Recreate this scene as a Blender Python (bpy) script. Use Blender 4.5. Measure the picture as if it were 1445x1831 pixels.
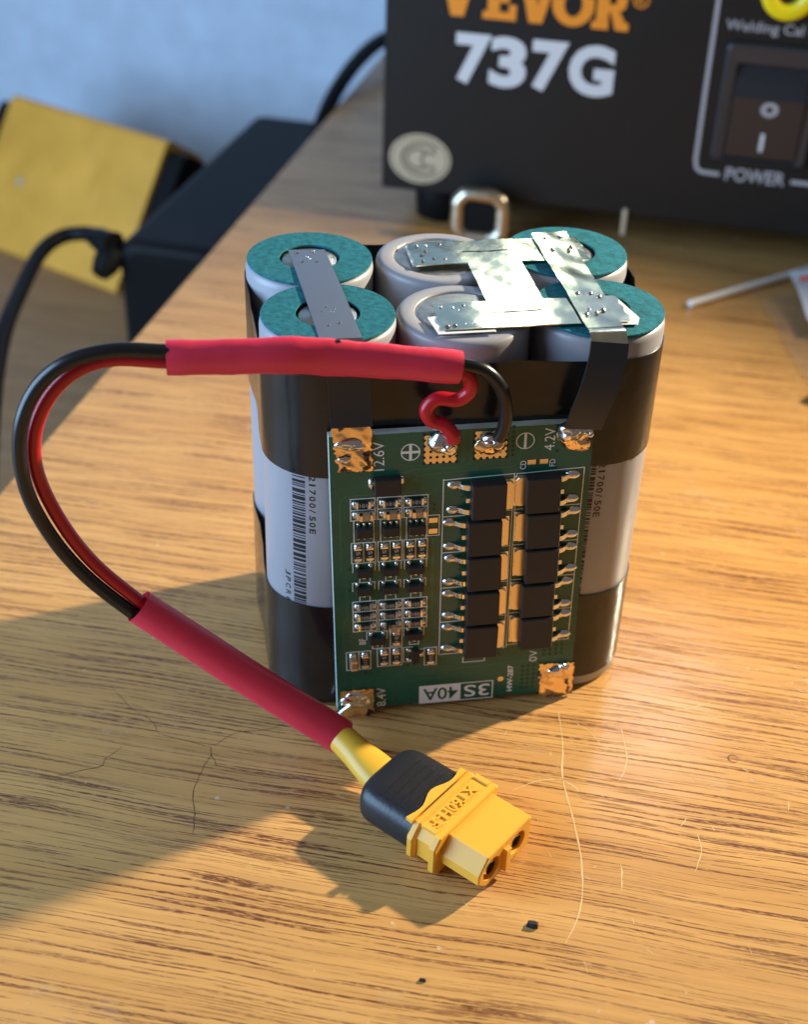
import bpy, bmesh, math, random
from mathutils import Vector, Matrix
random.seed(7)
for o in list(bpy.data.objects): bpy.data.objects.remove(o)
sc = bpy.context.scene
COL = sc.collection
S = 0.001                      # everything below is written in millimetres
PI = math.pi

# ------------------------------------------------------------------ camera
CAM = Vector((-41.58, -188.58, 163.98)); YAW, PIT, ROL = 0.18042, 0.60005, -0.04
FPX, CXP, CYP, WPX, HPX = 2434.2, 733.6, 918.2, 1445.0, 1831.0
FW = Vector((math.sin(YAW)*math.cos(PIT), math.cos(YAW)*math.cos(PIT), -math.sin(PIT)))
RT = Vector((math.cos(YAW), -math.sin(YAW), 0)); DN = FW.cross(RT)
R2 = RT*math.cos(ROL) + DN*math.sin(ROL); D2 = -RT*math.sin(ROL) + DN*math.cos(ROL)
cd = bpy.data.cameras.new('camera'); cam = bpy.data.objects.new('camera', cd); COL.objects.link(cam)
cam.matrix_world = Matrix(((R2.x, -D2.x, -FW.x, CAM.x*S), (R2.y, -D2.y, -FW.y, CAM.y*S), (R2.z, -D2.z, -FW.z, CAM.z*S), (0, 0, 0, 1)))
cd.sensor_fit = 'HORIZONTAL'; cd.sensor_width = 36.0; cd.lens = FPX*36/WPX
cd.shift_x = (WPX/2 - CXP)/WPX; cd.shift_y = (CYP - HPX/2)/WPX
cd.clip_start = 0.01; cd.clip_end = 10
cd.dof.use_dof = True; cd.dof.focus_distance = 0.214; cd.dof.aperture_fstop = cd.lens/2.5
sc.camera = cam

# ------------------------------------------------------------------ light
sc.view_settings.view_transform = 'Standard'; sc.view_settings.look = 'None'
sc.view_settings.exposure = 0; sc.view_settings.gamma = 1
wd = bpy.data.worlds.new('World'); sc.world = wd; wd.use_nodes = True
wd.node_tree.nodes['Background'].inputs[0].default_value = (1.0, 0.93, 0.90, 1)
wd.node_tree.nodes['Background'].inputs[1].default_value = 0.125
def aim(o, p, tgt):
    o.location = Vector(p)*S
    o.rotation_euler = (Vector(tgt) - Vector(p)).to_track_quat('-Z', 'Y').to_euler()
def lamp(name, kind, p, tgt, power, col, **kw):
    d = bpy.data.lights.new(name, kind); d.energy = power; d.color = col
    for k, x in kw.items(): setattr(d, k, x)
    o = bpy.data.objects.new(name, d); COL.objects.link(o); aim(o, p, tgt); return o
# warm desk lamp to the right of the pack, just outside the picture
lamp('desk_lamp', 'SPOT', (265, 89, 182), (-100, -10, 92), 11.5, (1.0, 0.87, 0.63), spot_size=math.radians(96), spot_blend=1.0, shadow_soft_size=0.006)
# cool daylight of a window on the left
lamp('window_light', 'AREA', (-430, -30, 150), (-10, 0, 30), 4.5, (0.42, 0.68, 1.0), shape='RECTANGLE', size=0.36, size_y=0.40)
# narrow bright window pane far behind the welder, seen only as glints
lamp('back_window', 'AREA', (107, 361, 238), (10, 12, 70), 0.050, (0.96, 1.0, 0.84), shape='RECTANGLE', size=0.015, size_y=0.070)
lamp('back_window', 'AREA', (184, 322, 318), (34, -15, 0), 0.11, (0.86, 0.84, 1.0), shape='RECTANGLE', size=0.055, size_y=0.085)

# ------------------------------------------------------------------ materials
MATS = {}
def mat(name, col, rough=0.5, metal=0.0, spec=0.5, coat=0.0, sss=0.0, bump=None, var=None, emit=None):
    m = bpy.data.materials.new(name); m.use_nodes = True; nt = m.node_tree; b = nt.nodes['Principled BSDF']
    b.inputs['Base Color'].default_value = (*col, 1); b.inputs['Roughness'].default_value = rough
    b.inputs['Metallic'].default_value = metal; b.inputs['Specular IOR Level'].default_value = spec
    if coat: b.inputs['Coat Weight'].default_value = coat; b.inputs['Coat Roughness'].default_value = 0.08
    if sss:
        b.inputs['Subsurface Weight'].default_value = sss; b.inputs['Subsurface Scale'].default_value = 0.0012
        b.inputs['Subsurface Radius'].default_value = (1, .5, .2)
    tc = None
    if bump or var: tc = nt.nodes.new('ShaderNodeTexCoord')
    if var:        # (scale, low factor, high factor)
        n = nt.nodes.new('ShaderNodeTexNoise'); n.inputs['Scale'].default_value = var[0]; n.inputs['Detail'].default_value = 5
        nt.links.new(tc.outputs['Object'], n.inputs['Vector'])
        r = nt.nodes.new('ShaderNodeValToRGB'); r.color_ramp.elements[0].position = .3; r.color_ramp.elements[1].position = .7
        r.color_ramp.elements[0].color = (*[c*var[1] for c in col], 1); r.color_ramp.elements[1].color = (*[min(1, c*var[2]) for c in col], 1)
        nt.links.new(n.outputs['Fac'], r.inputs['Fac']); nt.links.new(r.outputs['Color'], b.inputs['Base Color'])
        mr = nt.nodes.new('ShaderNodeMapRange'); mr.inputs['To Min'].default_value = max(.03, rough*.75); mr.inputs['To Max'].default_value = min(1, rough*1.3)
        nt.links.new(n.outputs['Fac'], mr.inputs['Value']); nt.links.new(mr.outputs['Result'], b.inputs['Roughness'])
    if bump:       # (scale, distance in mm, detail)
        n = nt.nodes.new('ShaderNodeTexNoise'); n.inputs['Scale'].default_value = bump[0]; n.inputs['Detail'].default_value = bump[2]
        nt.links.new(tc.outputs['Object'], n.inputs['Vector'])
        bp = nt.nodes.new('ShaderNodeBump'); bp.inputs['Distance'].default_value = bump[1]*S; bp.inputs['Strength'].default_value = 1
        nt.links.new(n.outputs['Fac'], bp.inputs['Height']); nt.links.new(bp.outputs['Normal'], b.inputs['Normal'])
    MATS[name] = m; return m
M_paper = mat('green_fish_paper', (0.018, 0.140, 0.175), .93, spec=.15, bump=(1500, .12, 4), var=(900, .72, 1.35))
M_wrap = mat('grey_pvc_wrap', (0.32, 0.315, 0.345), .36, spec=.5, bump=(60, .05, 2))
M_can = mat('plated_steel', (0.62, 0.61, 0.55), .34, metal=1.0, bump=(1800, .03, 3), var=(700, .85, 1.1))
M_nickel = mat('nickel_strip', (0.74, 0.75, 0.56), .17, metal=1.0, bump=(900, .010, 3), var=(500, .90, 1.08))
M_nickel_dull = mat('dull_nickel_strip', (0.40, 0.42, 0.46), .42, metal=1.0, bump=(120, .03, 2))
M_solder = mat('solder', (0.80, 0.80, 0.82), .13, metal=1.0, bump=(420, .10, 2))
M_crumple = mat('crumpled_solder_tab', (0.95, 0.68, 0.40), .14, metal=1.0, bump=(330, .30, 2))
def flux(m):
    nt = m.node_tree; b = nt.nodes['Principled BSDF']; tc = nt.nodes.new('ShaderNodeTexCoord'); n = nt.nodes.new('ShaderNodeTexNoise'); n.inputs['Scale'].default_value = 420; n.inputs['Detail'].default_value = 3
    r = nt.nodes.new('ShaderNodeValToRGB'); e = r.color_ramp.elements; e[0].position = .36; e[1].position = .41; e[0].color = (.07, .028, .012, 1); e[1].color = (.95, .70, .44, 1)
    nt.links.new(tc.outputs['Object'], n.inputs['Vector']); nt.links.new(n.outputs['Fac'], r.inputs['Fac']); nt.links.new(r.outputs['Color'], b.inputs['Base Color'])
    q = nt.nodes.new('ShaderNodeMapRange'); q.inputs['From Min'].default_value = .36; q.inputs['From Max'].default_value = .41
    nt.links.new(n.outputs['Fac'], q.inputs['Value']); nt.links.new(q.outputs['Result'], b.inputs['Metallic'])
flux(M_crumple)
M_tin = mat('tinned_metal', (0.80, 0.80, 0.80), .20, metal=1.0, bump=(700, .08, 2))
M_gold = mat('gilt_pad', (0.88, 0.72, 0.52), .26, metal=1.0)
M_tape = mat('black_tape', (0.011, 0.011, 0.012), .19, spec=.5, bump=(75, .30, 4), var=(140, .8, 1.3))
M_strap = mat('black_lead_tape', (0.026, 0.025, 0.025), .42, spec=.45, bump=(160, .06, 3))
M_red = mat('red_heatshrink', (0.74, 0.036, 0.080), .36, spec=.5, bump=(110, .24, 4), sss=.08)
M_redwire = mat('red_silicone', (0.50, 0.008, 0.018), .28, spec=.5)
M_blkwire = mat('black_silicone', (0.010, 0.010, 0.012), .26, spec=.5)
M_yshrink = mat('yellow_heatshrink', (0.76, 0.42, 0.035), .38, sss=.15, bump=(140, .08, 2))
M_pcb = mat('green_solder_mask', (0.012, 0.098, 0.060), .27, spec=.5, var=(120, .85, 1.15))
M_trace = mat('green_copper_trace', (0.018, 0.125, 0.070), .27, spec=.5)
M_fr4 = mat('board_edge', (0.50, 0.58, 0.52), .5)
M_silk = mat('white_silkscreen', (0.82, 0.82, 0.80), .6)
M_hole = mat('drilled_hole', (0.006, 0.012, 0.009), .6)
M_ic = mat('black_epoxy', (0.026, 0.022, 0.020), .55, spec=.35, bump=(2500, .02, 2))
M_ceram = mat('tan_ceramic', (0.42, 0.24, 0.12), .45)
M_code = mat('grey_code_print', (0.42, 0.42, 0.40), .6)
M_ink = mat('black_ink', (0.012, 0.012, 0.016), .5)
M_conn = mat('yellow_nylon', (0.86, 0.43, 0.045), .42, sss=.18, bump=(500, .02, 2))
M_boot = mat('black_rubber_boot', (0.016, 0.016, 0.020), .40, spec=.5, bump=(1600, .05, 3))
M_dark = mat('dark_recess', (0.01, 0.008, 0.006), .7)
M_socket = mat('brass_socket', (0.80, 0.58, 0.28), .25, metal=1.0)
M_panel = mat('black_panel', (0.011, 0.010, 0.009), .48, spec=.3, bump=(300, .02, 2))
M_case = mat('black_sheet_case', (0.016, 0.016, 0.017), .5)
M_wtext = mat('white_lettering', (0.62, 0.62, 0.62), .5)
M_grtext = mat('grey_lettering', (0.40, 0.38, 0.38), .5)
M_orange = mat('orange_lettering', (0.85, 0.27, 0.012), .5)
M_yel = mat('yellow_jack', (0.88, 0.66, 0.004), .35)
M_sticker = mat('tan_sticker', (0.52, 0.41, 0.27), .5)
M_rocker = mat('black_rocker', (0.020, 0.020, 0.022), .33)
M_bluefr = mat('switch_bezel', (0.028, 0.030, 0.034), .38)
M_brass = mat('brass_ring', (0.80, 0.66, 0.42), .25, metal=1.0)
M_clear = mat('shiny_fitting', (0.62, 0.56, 0.44), .30, metal=1.0, bump=(300, .25, 2))
M_ybox = mat('yellow_case', (0.80, 0.385, 0.05), .45, bump=(75, .9, 3), var=(40, .85, 1.1))
M_bplastic = mat('black_plastic', (0.006, 0.0062, 0.0070), .5, spec=.13, bump=(900, .03, 2))
M_white = mat('white_plastic', (0.78, 0.76, 0.74), .45)
M_paperw = mat('white_paper', (0.70, 0.70, 0.72), .6)
M_bagred = mat('red_zip_line', (0.70, 0.13, 0.06), .4)
M_scr = mat('pale_scratch', (0.70, 0.46, 0.22), .7)
M_crack = mat('dark_crack', (0.11, 0.052, 0.024), .8)
M_wall = mat('pale_plaster', (0.60, 0.70, 0.85), .9, bump=(260, .5, 6), var=(70, .90, 1.06))
M_foam = mat('black_foam', (0.012, 0.012, 0.012), .9, bump=(900, .4, 3))

def film_mat():
    m = bpy.data.materials.new('clear_bag_film'); m.use_nodes = True; nt = m.node_tree; nt.nodes.clear()
    out = nt.nodes.new('ShaderNodeOutputMaterial'); mx = nt.nodes.new('ShaderNodeMixShader'); mx.inputs[0].default_value = .12
    t = nt.nodes.new('ShaderNodeBsdfTransparent'); t.inputs[0].default_value = (.93, .92, .90, 1)
    g = nt.nodes.new('ShaderNodeBsdfPrincipled'); g.inputs['Base Color'].default_value = (.55, .5, .47, 1); g.inputs['Roughness'].default_value = .15
    nt.links.new(t.outputs[0], mx.inputs[1]); nt.links.new(g.outputs[0], mx.inputs[2]); nt.links.new(mx.outputs[0], out.inputs[0]); return m
M_film = film_mat()

def wood_mat(name, light, mid, pore, ang, rough=.21, pore_amt=1.0):
    m = bpy.data.materials.new(name); m.use_nodes = True; nt = m.node_tree; L = nt.links.new
    b = nt.nodes['Principled BSDF']; b.inputs['Specular IOR Level'].default_value = .5
    N = nt.nodes.new
    tc = N('ShaderNodeTexCoord'); rot = N('ShaderNodeMapping'); rot.inputs['Rotation'].default_value = (0, 0, math.radians(-ang))
    L(tc.outputs['Object'], rot.inputs['Vector'])
    warp = N('ShaderNodeTexNoise'); warp.inputs['Scale'].default_value = 14; warp.inputs['Detail'].default_value = 2
    L(rot.outputs[0], warp.inputs['Vector'])
    wsub = N('ShaderNodeVectorMath'); wsub.operation = 'SUBTRACT'; wsub.inputs[1].default_value = (.5, .5, .5); L(warp.outputs['Color'], wsub.inputs[0])
    wsc = N('ShaderNodeVectorMath'); wsc.operation = 'MULTIPLY'; wsc.inputs[1].default_value = (0, .0055, 0); L(wsub.outputs[0], wsc.inputs[0])
    wad = N('ShaderNodeVectorMath'); wad.operation = 'ADD'; L(rot.outputs[0], wad.inputs[0]); L(wsc.outputs[0], wad.inputs[1])
    def stretched(sx, sy, detail, rough_=.5, off=0):
        mp = N('ShaderNodeMapping'); mp.inputs['Scale'].default_value = (sx, sy, 1); mp.inputs['Location'].default_value = (off, off*1.7, 0)
        L(wad.outputs[0], mp.inputs['Vector'])
        n = N('ShaderNodeTexNoise'); n.inputs['Scale'].default_value = 1; n.inputs['Detail'].default_value = detail; n.inputs['Roughness'].default_value = rough_
        L(mp.outputs[0], n.inputs['Vector']); return n.outputs['Fac']
    def ramp(fac, p0, p1, v0=0, v1=1):
        r = N('ShaderNodeMapRange'); r.interpolation_type = 'SMOOTHSTEP'
        for k, x in (('From Min', p0), ('From Max', p1), ('To Min', v0), ('To Max', v1)): r.inputs[k].default_value = x
        L(fac, r.inputs['Value']); return r.outputs['Result']
    def mul(a, c):
        x = N('ShaderNodeMath'); x.operation = 'MULTIPLY'; L(a, x.inputs[0])
        if isinstance(c, float): x.inputs[1].default_value = c
        else: L(c, x.inputs[1])
        return x.outputs[0]
    def mx(a, c):
        x = N('ShaderNodeMath'); x.operation = 'MAXIMUM'; L(a, x.inputs[0]); L(c, x.inputs[1]); return x.outputs[0]
    tone = ramp(stretched(9, 120, 3), .32, .68)
    faint = ramp(stretched(26, 520, 3, .6, 5), .40, .66)
    pores = ramp(stretched(26, 1650, 2, .45), .565, .615)
    fine = ramp(stretched(42, 2500, 2, .45, 3), .545, .61)
    dens = ramp(stretched(14, 150, 2, .5, 7), .28, .52, .34, 1)
    edge = ramp(stretched(520, 3600, 2, .6, 11), .34, .56, .30, 1)
    core = mul(mul(mx(pores, mul(fine, .75)), dens), edge)
    pf = mx(core, mul(faint, .17))
    wear = ramp(stretched(36, 60, 5, .65, 21), .60, .74)
    speck = ramp(stretched(420, 420, 2, .5, 33), .735, .77)
    c1 = N('ShaderNodeMix'); c1.data_type = 'RGBA'; c1.inputs['A'].default_value = (*mid, 1); c1.inputs['B'].default_value = (*light, 1); L(tone, c1.inputs['Factor'])
    c2 = N('ShaderNodeMix'); c2.data_type = 'RGBA'; c2.inputs['B'].default_value = (*pore, 1); L(c1.outputs['Result'], c2.inputs['A']); L(mul(pf, pore_amt), c2.inputs['Factor'])
    c3 = N('ShaderNodeMix'); c3.data_type = 'RGBA'; c3.inputs['B'].default_value = (.50, .36, .24, 1); L(c2.outputs['Result'], c3.inputs['A']); L(mul(wear, .30), c3.inputs['Factor'])
    c4 = N('ShaderNodeMix'); c4.data_type = 'RGBA'; c4.inputs['B'].default_value = (.72, .60, .45, 1); L(c3.outputs['Result'], c4.inputs['A']); L(mul(speck, .5), c4.inputs['Factor'])
    L(c4.outputs['Result'], b.inputs['Base Color'])
    rr = N('ShaderNodeMath'); rr.operation = 'MULTIPLY_ADD'; L(wear, rr.inputs[0]); rr.inputs[1].default_value = .22; rr.inputs[2].default_value = rough
    L(rr.outputs[0], b.inputs['Roughness'])
    bp = N('ShaderNodeBump'); bp.invert = True; bp.inputs['Distance'].default_value = .00008; bp.inputs['Strength'].default_value = .6; L(pf, bp.inputs['Height']); L(bp.outputs['Normal'], b.inputs['Normal'])
    return m
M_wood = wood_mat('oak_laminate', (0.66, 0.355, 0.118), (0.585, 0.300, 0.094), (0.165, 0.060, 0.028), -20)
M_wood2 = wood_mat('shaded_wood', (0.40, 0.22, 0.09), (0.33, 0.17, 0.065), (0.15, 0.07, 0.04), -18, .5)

# ------------------------------------------------------------------ mesh builder
class MB:
    def __init__(s): s.v = []; s.f = []; s.m = []; s.mats = []; s.sm = []
    def mi(s, m):
        if m not in s.mats: s.mats.append(m)
        return s.mats.index(m)
    def add(s, vs, fs, m, smooth=False):
        o = len(s.v); s.v += [tuple(p) for p in vs]; k = s.mi(m)
        for f in fs: s.f.append([i+o for i in f]); s.m.append(k); s.sm.append(smooth)
    def loft(s, rings, m, cap0=True, cap1=True, smooth=True, capm=None):
        n = len(rings[0]); vs = [p for r in rings for p in r]; fs = []
        for i in range(len(rings)-1):
            for j in range(n):
                a, b = i*n+j, i*n+(j+1) % n; fs.append([a, b, b+n, a+n])
        s.add(vs, fs, m, smooth)
        if cap0: s.add(rings[0], [list(range(n))[::-1]], capm or m)
        if cap1: s.add(rings[-1], [list(range(n))], capm or m)
    def box(s, c, d, m, bev=0, top=None):
        """chamfered box, centre c, dims d"""
        x, y, z = c; hx, hy, hz = d[0]/2, d[1]/2, d[2]/2; b = min(bev, hx*.8, hy*.8, hz*.8)
        R = lambda hx, hy, z, cc: [(x-hx+cc, y-hy, z), (x+hx-cc, y-hy, z), (x+hx, y-hy+cc, z), (x+hx, y+hy-cc, z), (x+hx-cc, y+hy, z), (x-hx+cc, y+hy, z), (x-hx, y+hy-cc, z), (x-hx, y-hy+cc, z)]
        if b <= 0:
            vs = [(x+i*hx, y+j*hy, z+k*hz) for k in (-1, 1) for j in (-1, 1) for i in (-1, 1)]
            s.add(vs, [[0, 2, 3, 1], [4, 5, 7, 6], [0, 1, 5, 4], [2, 6, 7, 3], [0, 4, 6, 2], [1, 3, 7, 5]], m)
        else:
            s.loft([R(hx-b, hy-b, z-hz, b*.4), R(hx, hy, z-hz+b, b*.6), R(hx, hy, z+hz-b, b*.6), R(hx-b, hy-b, z+hz, b*.4)], m, smooth=False)
    def prism(s, pts, z0, z1, m, ch=0):
        n = len(pts); cx = sum(p[0] for p in pts)/n; cy = sum(p[1] for p in pts)/n
        def ins(d):
            out = []
            for p in pts:
                v = Vector((p[0]-cx, p[1]-cy)); l = v.length or 1; out.append((cx+v.x*(1-d/l), cy+v.y*(1-d/l)))
            return out
        rings = [[(*p, z0) for p in pts], [(*p, z1-ch) for p in pts]]
        if ch: rings.append([(*p, z1) for p in ins(ch)])
        s.loft(rings, m, smooth=False)
    def tube(s, path, r, m, n=16, smooth=True, caps=True, sx=1, sy=1, up=(0, 0, 1), radii=None):
        P = [Vector(p) for p in path]; T = []
        for i in range(len(P)):
            T.append((P[min(i+1, len(P)-1)] - P[max(i-1, 0)]).normalized())
        u = Vector(up); u = (u - T[0]*u.dot(T[0])).normalized(); rings = []
        for i, p in enumerate(P):
            u = (u - T[i]*u.dot(T[i])).normalized(); w = T[i].cross(u); rr = radii[i] if radii else r
            kx, ky = (rr, rr) if not isinstance(rr, tuple) else rr
            rings.append([tuple(p + u*(math.cos(2*PI*k/n)*kx*sx) + w*(math.sin(2*PI*k/n)*ky*sy)) for k in range(n)])
        s.loft(rings, m, caps, caps, smooth)
    def lathe(s, prof, m, c=(0, 0, 0), n=48, smooth=True, cap0=False, cap1=False):
        rings = [[(c[0]+r*math.cos(2*PI*k/n), c[1]+r*math.sin(2*PI*k/n), c[2]+z) for k in range(n)] for r, z in prof]
        s.loft(rings, m, cap0, cap1, smooth)
    def quad(s, a, b, c, d, m): s.add([a, b, c, d], [[0, 1, 2, 3]], m)
    def ribbon(s, pts, w, t, m, wdir):
        """flat strip: points, width, thickness, width direction(s)"""
        P = [Vector(p) for p in pts]; rings = []
        for i, p in enumerate(P):
            T = (P[min(i+1, len(P)-1)] - P[max(i-1, 0)]).normalized()
            wd_ = Vector(wdir[i] if isinstance(wdir, list) else wdir).normalized(); nn = T.cross(wd_).normalized()*t/2
            ww = w[i] if isinstance(w, list) else w
            a = p - wd_*ww/2; b = p + wd_*ww/2
            rings.append([tuple(a-nn), tuple(b-nn), tuple(b+nn), tuple(a+nn)])
        s.loft(rings, m, smooth=False)
    def merge(s, o, fn=lambda p: p):
        off = len(s.v); s.v += [tuple(fn(p)) for p in o.v]
        idx = [s.mi(m) for m in o.mats]
        for f, k, q in zip(o.f, o.m, o.sm): s.f.append([i+off for i in f]); s.m.append(idx[k]); s.sm.append(q)
    def xf(s, fn): s.v = [tuple(fn(p)) for p in s.v]; return s
    def build(s, name, parent=None, loc=(0, 0, 0), angle=None):
        me = bpy.data.meshes.new(name); me.from_pydata([(p[0]*S, p[1]*S, p[2]*S) for p in s.v], [], s.f)
        for m in s.mats: me.materials.append(m)
        me.polygons.foreach_set('material_index', s.m); me.polygons.foreach_set('use_smooth', s.sm); me.update()
        bm = bmesh.new(); bm.from_mesh(me); bmesh.ops.recalc_face_normals(bm, faces=bm.faces[:]); bm.to_mesh(me); bm.free()
        o = bpy.data.objects.new(name, me); COL.objects.link(o); o.location = Vector(loc)*S
        if parent: o.parent = parent
        return o
def spline(pts, n=8):
    P = [Vector(p) for p in pts]; out = []
    for i in range(len(P)-1):
        p0 = P[max(i-1, 0)]; p1 = P[i]; p2 = P[i+1]; p3 = P[min(i+2, len(P)-1)]
        for k in range(n):
            t = k/n; out.append(.5*((2*p1) + (p2-p0)*t + (2*p0-5*p1+4*p2-p3)*t*t + (3*p1-p0-3*p2+p3)*t**3))
    out.append(P[-1]); return out
def rrect(w, h, r, n=5, cx=0, cy=0):
    out = []
    for qx, qy, a0 in ((1, -1, -90), (1, 1, 0), (-1, 1, 90), (-1, -1, 180)):
        for k in range(n+1):
            a = math.radians(a0+90*k/n); out.append((cx+qx*(w/2-r)+r*math.cos(a), cy+qy*(h/2-r)+r*math.sin(a)))
    return out
_tc = {}
def text(string, x, y, w, h, m, bold=0.0, depth=0.0, rot=0):
    """lettering fitted to a w x h box whose lower left corner (before rotation) is x, y; plane XY, facing +Z"""
    key = (string, bold, depth > 0)
    if key not in _tc:
        cu = bpy.data.curves.new('lettering', 'FONT'); cu.body = string; cu.size = 1; cu.offset = bold; cu.resolution_u = 4; cu.fill_mode = 'FRONT' if depth == 0 else 'BOTH'
        if depth: cu.extrude = .5
        ob = bpy.data.objects.new('lettering', cu); COL.objects.link(ob)
        dg = bpy.context.evaluated_depsgraph_get(); me = bpy.data.meshes.new_from_object(ob.evaluated_get(dg))
        _tc[key] = ([tuple(p.co) for p in me.vertices], [list(p.vertices) for p in me.polygons])
        bpy.data.objects.remove(ob); bpy.data.curves.remove(cu); bpy.data.meshes.remove(me)
    vs, fs = _tc[key]
    x0 = min(p[0] for p in vs); x1 = max(p[0] for p in vs); y0 = min(p[1] for p in vs); y1 = max(p[1] for p in vs)
    b = MB(); b.add([((p[0]-x0)/(x1-x0)*w, (p[1]-y0)/(y1-y0)*h, (p[2]+.5)*depth if depth else 0) for p in vs], fs, m)
    c, s_ = math.cos(math.radians(rot)), math.sin(math.radians(rot))
    return b.xf(lambda p: (x+p[0]*c-p[1]*s_, y+p[0]*s_+p[1]*c, p[2]))
def tag(o, label=None, cat=None, group=None, kind=None):
    if label: o['label'] = label
    if cat: o['category'] = cat
    if group: o['group'] = group
    if kind: o['kind'] = kind
    return o
def thing(name, loc, label, cat):
    o = bpy.data.objects.new(name, None); COL.objects.link(o); o.location = Vector(loc)*S; o.empty_display_size = .01
    return tag(o, label, cat)

# ------------------------------------------------------------------ setting: wall, lower shelf
GA = math.radians(-21.9); GD = Vector((math.cos(GA), math.sin(GA), 0)); GN = Vector((-GD.y, GD.x, 0))  # along the wall, towards the wall
b = MB(); p0 = Vector((44, 404, 0))
a_, c_ = p0 - GD*420, p0 + GD*480
b.loft([[(q.x, q.y, z), (r.x, r.y, z), (r.x+GN.x*20, r.y+GN.y*20, z), (q.x+GN.x*20, q.y+GN.y*20, z)] for z in (-73, 380) for q, r in [(a_, c_)]], M_wall, smooth=False)
tag(b.build('wall'), kind='structure')
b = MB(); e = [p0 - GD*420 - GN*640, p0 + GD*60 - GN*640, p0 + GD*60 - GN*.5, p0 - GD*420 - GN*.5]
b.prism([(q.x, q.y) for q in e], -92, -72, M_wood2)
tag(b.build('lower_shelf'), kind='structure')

# ------------------------------------------------------------------ table
table = thing('table', (0, 0, 0), 'worn oak-grain table top carrying the battery pack and the black machine', 'table')
ED = Vector((.372, .928, 0)).normalized()      # direction of the left edge
E0 = Vector((-62.8, 120, 0))
def edge_at(t): return E0 + ED*t
pw = edge_at(285); pf_ = edge_at(-520)
# cut at the wall
tw = ((p0 - E0).dot(GN) - 1.0)/ED.dot(GN); pw = edge_at(tw)
o1 = [(pf_.x, pf_.y), (pf_.x+520, pf_.y-205), (pw.x+GD.x*430, pw.y+GD.y*430), (pw.x, pw.y)]
b = MB(); cxm = sum(p[0] for p in o1)/4; cym = sum(p[1] for p in o1)/4
def inset(d): return [(p[0]+(cxm-p[0])/math.hypot(cxm-p[0], cym-p[1])*d, p[1]+(cym-p[1])/math.hypot(cxm-p[0], cym-p[1])*d) for p in o1]
b.loft([[(*p, -22) for p in o1], [(*p, -1) for p in o1], [(*p, -.3) for p in inset(.3)], [(*p, 0) for p in inset(1.0)]], M_wood, smooth=False)
b.build('table_top', table)
def mark(name, pts, w, m, z=.03, jit=.0):
    P = spline([(p[0], p[1], z) for p in pts], 6); b = MB()
    L_, R_ = [], []
    for i, p in enumerate(P):
        T = (P[min(i+1, len(P)-1)]-P[max(i-1, 0)]).normalized(); nn = Vector((-T.y, T.x, 0))
        k = w*(.35+.65*math.sin(PI*(i+.6)/(len(P)+.2)))*random.uniform(.5, 1.2)/2; p = p + nn*random.uniform(-jit, jit)
        L_.append(tuple(p+nn*k)); R_.append(tuple(p-nn*k))
    n = len(P); b.add(L_+R_, [[i, i+1, n+i+1, n+i] for i in range(n-1)], m); return b.build(name, table)
for pts, w in (([(17.8, -17), (16.6, -24.6), (14.5, -33), (14, -41.1), (12.8, -51.5), (10.3, -59.8), (6.5, -65.5)], .32), ([(5.5, -34.5), (10.2, -32.9), (14.5, -33)], .25), ([(27.9, -21), (26.5, -29.9), (23.6, -34.8)], .18), ([(37.4, -19.3), (41.5, -18.9), (45.7, -17.8)], .2), ([(30, -55), (32.5, -51), (33, -47.5)], .2), ([(19, -52), (18.4, -54.5), (17.6, -57)], .25), ([(14.4, -33.2), (16, -35), (16.4, -36)], .3), ([(20, -20), (22, -22.5), (23, -26)], .15)):
    mark('scratch', pts, w, M_scr, jit=.06)
for k in range(26):
    x = random.uniform(-10, 50); y = random.uniform(-72, -18); a = random.uniform(.8, 2.4); l = random.uniform(.8, 2.6)
    mark('scratch', [(x, y), (x+l*.5*math.cos(a)+.1, y+l*.5*math.sin(a)), (x+l*math.cos(a), y+l*math.sin(a))], random.uniform(.08, .2), M_scr)
for pts in ([(-60.4, -.2), (-56.6, -6.8), (-53.4, -10.1), (-51.9, -13.8)], [(-29.6, -13.5), (-33.3, -15.1), (-38.9, -15.3), (-42.6, -18)], [(-43.2, -18.2), (-43.2, -19.9), (-42.4, -22.7)], [(-43.2, -19.9), (-44.7, -23), (-46.5, -28.6), (-46.4, -33.2), (-46.7, -37.1)], [(-70.3, -22.5), (-66.2, -21.4), (-61.4, -20.4), (-60.7, -18.9), (-58, -16.4)], [(-51.9, -13.8), (-47, -16.3), (-43.2, -18.4)]):
    mark('crack', pts, .14, M_crack, jit=.09)
b = MB()   # ring-shaped burn mark
pts = [(44.7+.85*math.cos(t*2*PI/20), -32+.85*math.sin(t*2*PI/20)) for t in range(18)]
mark('burn_ring', pts, .28, M_crack)

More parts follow.
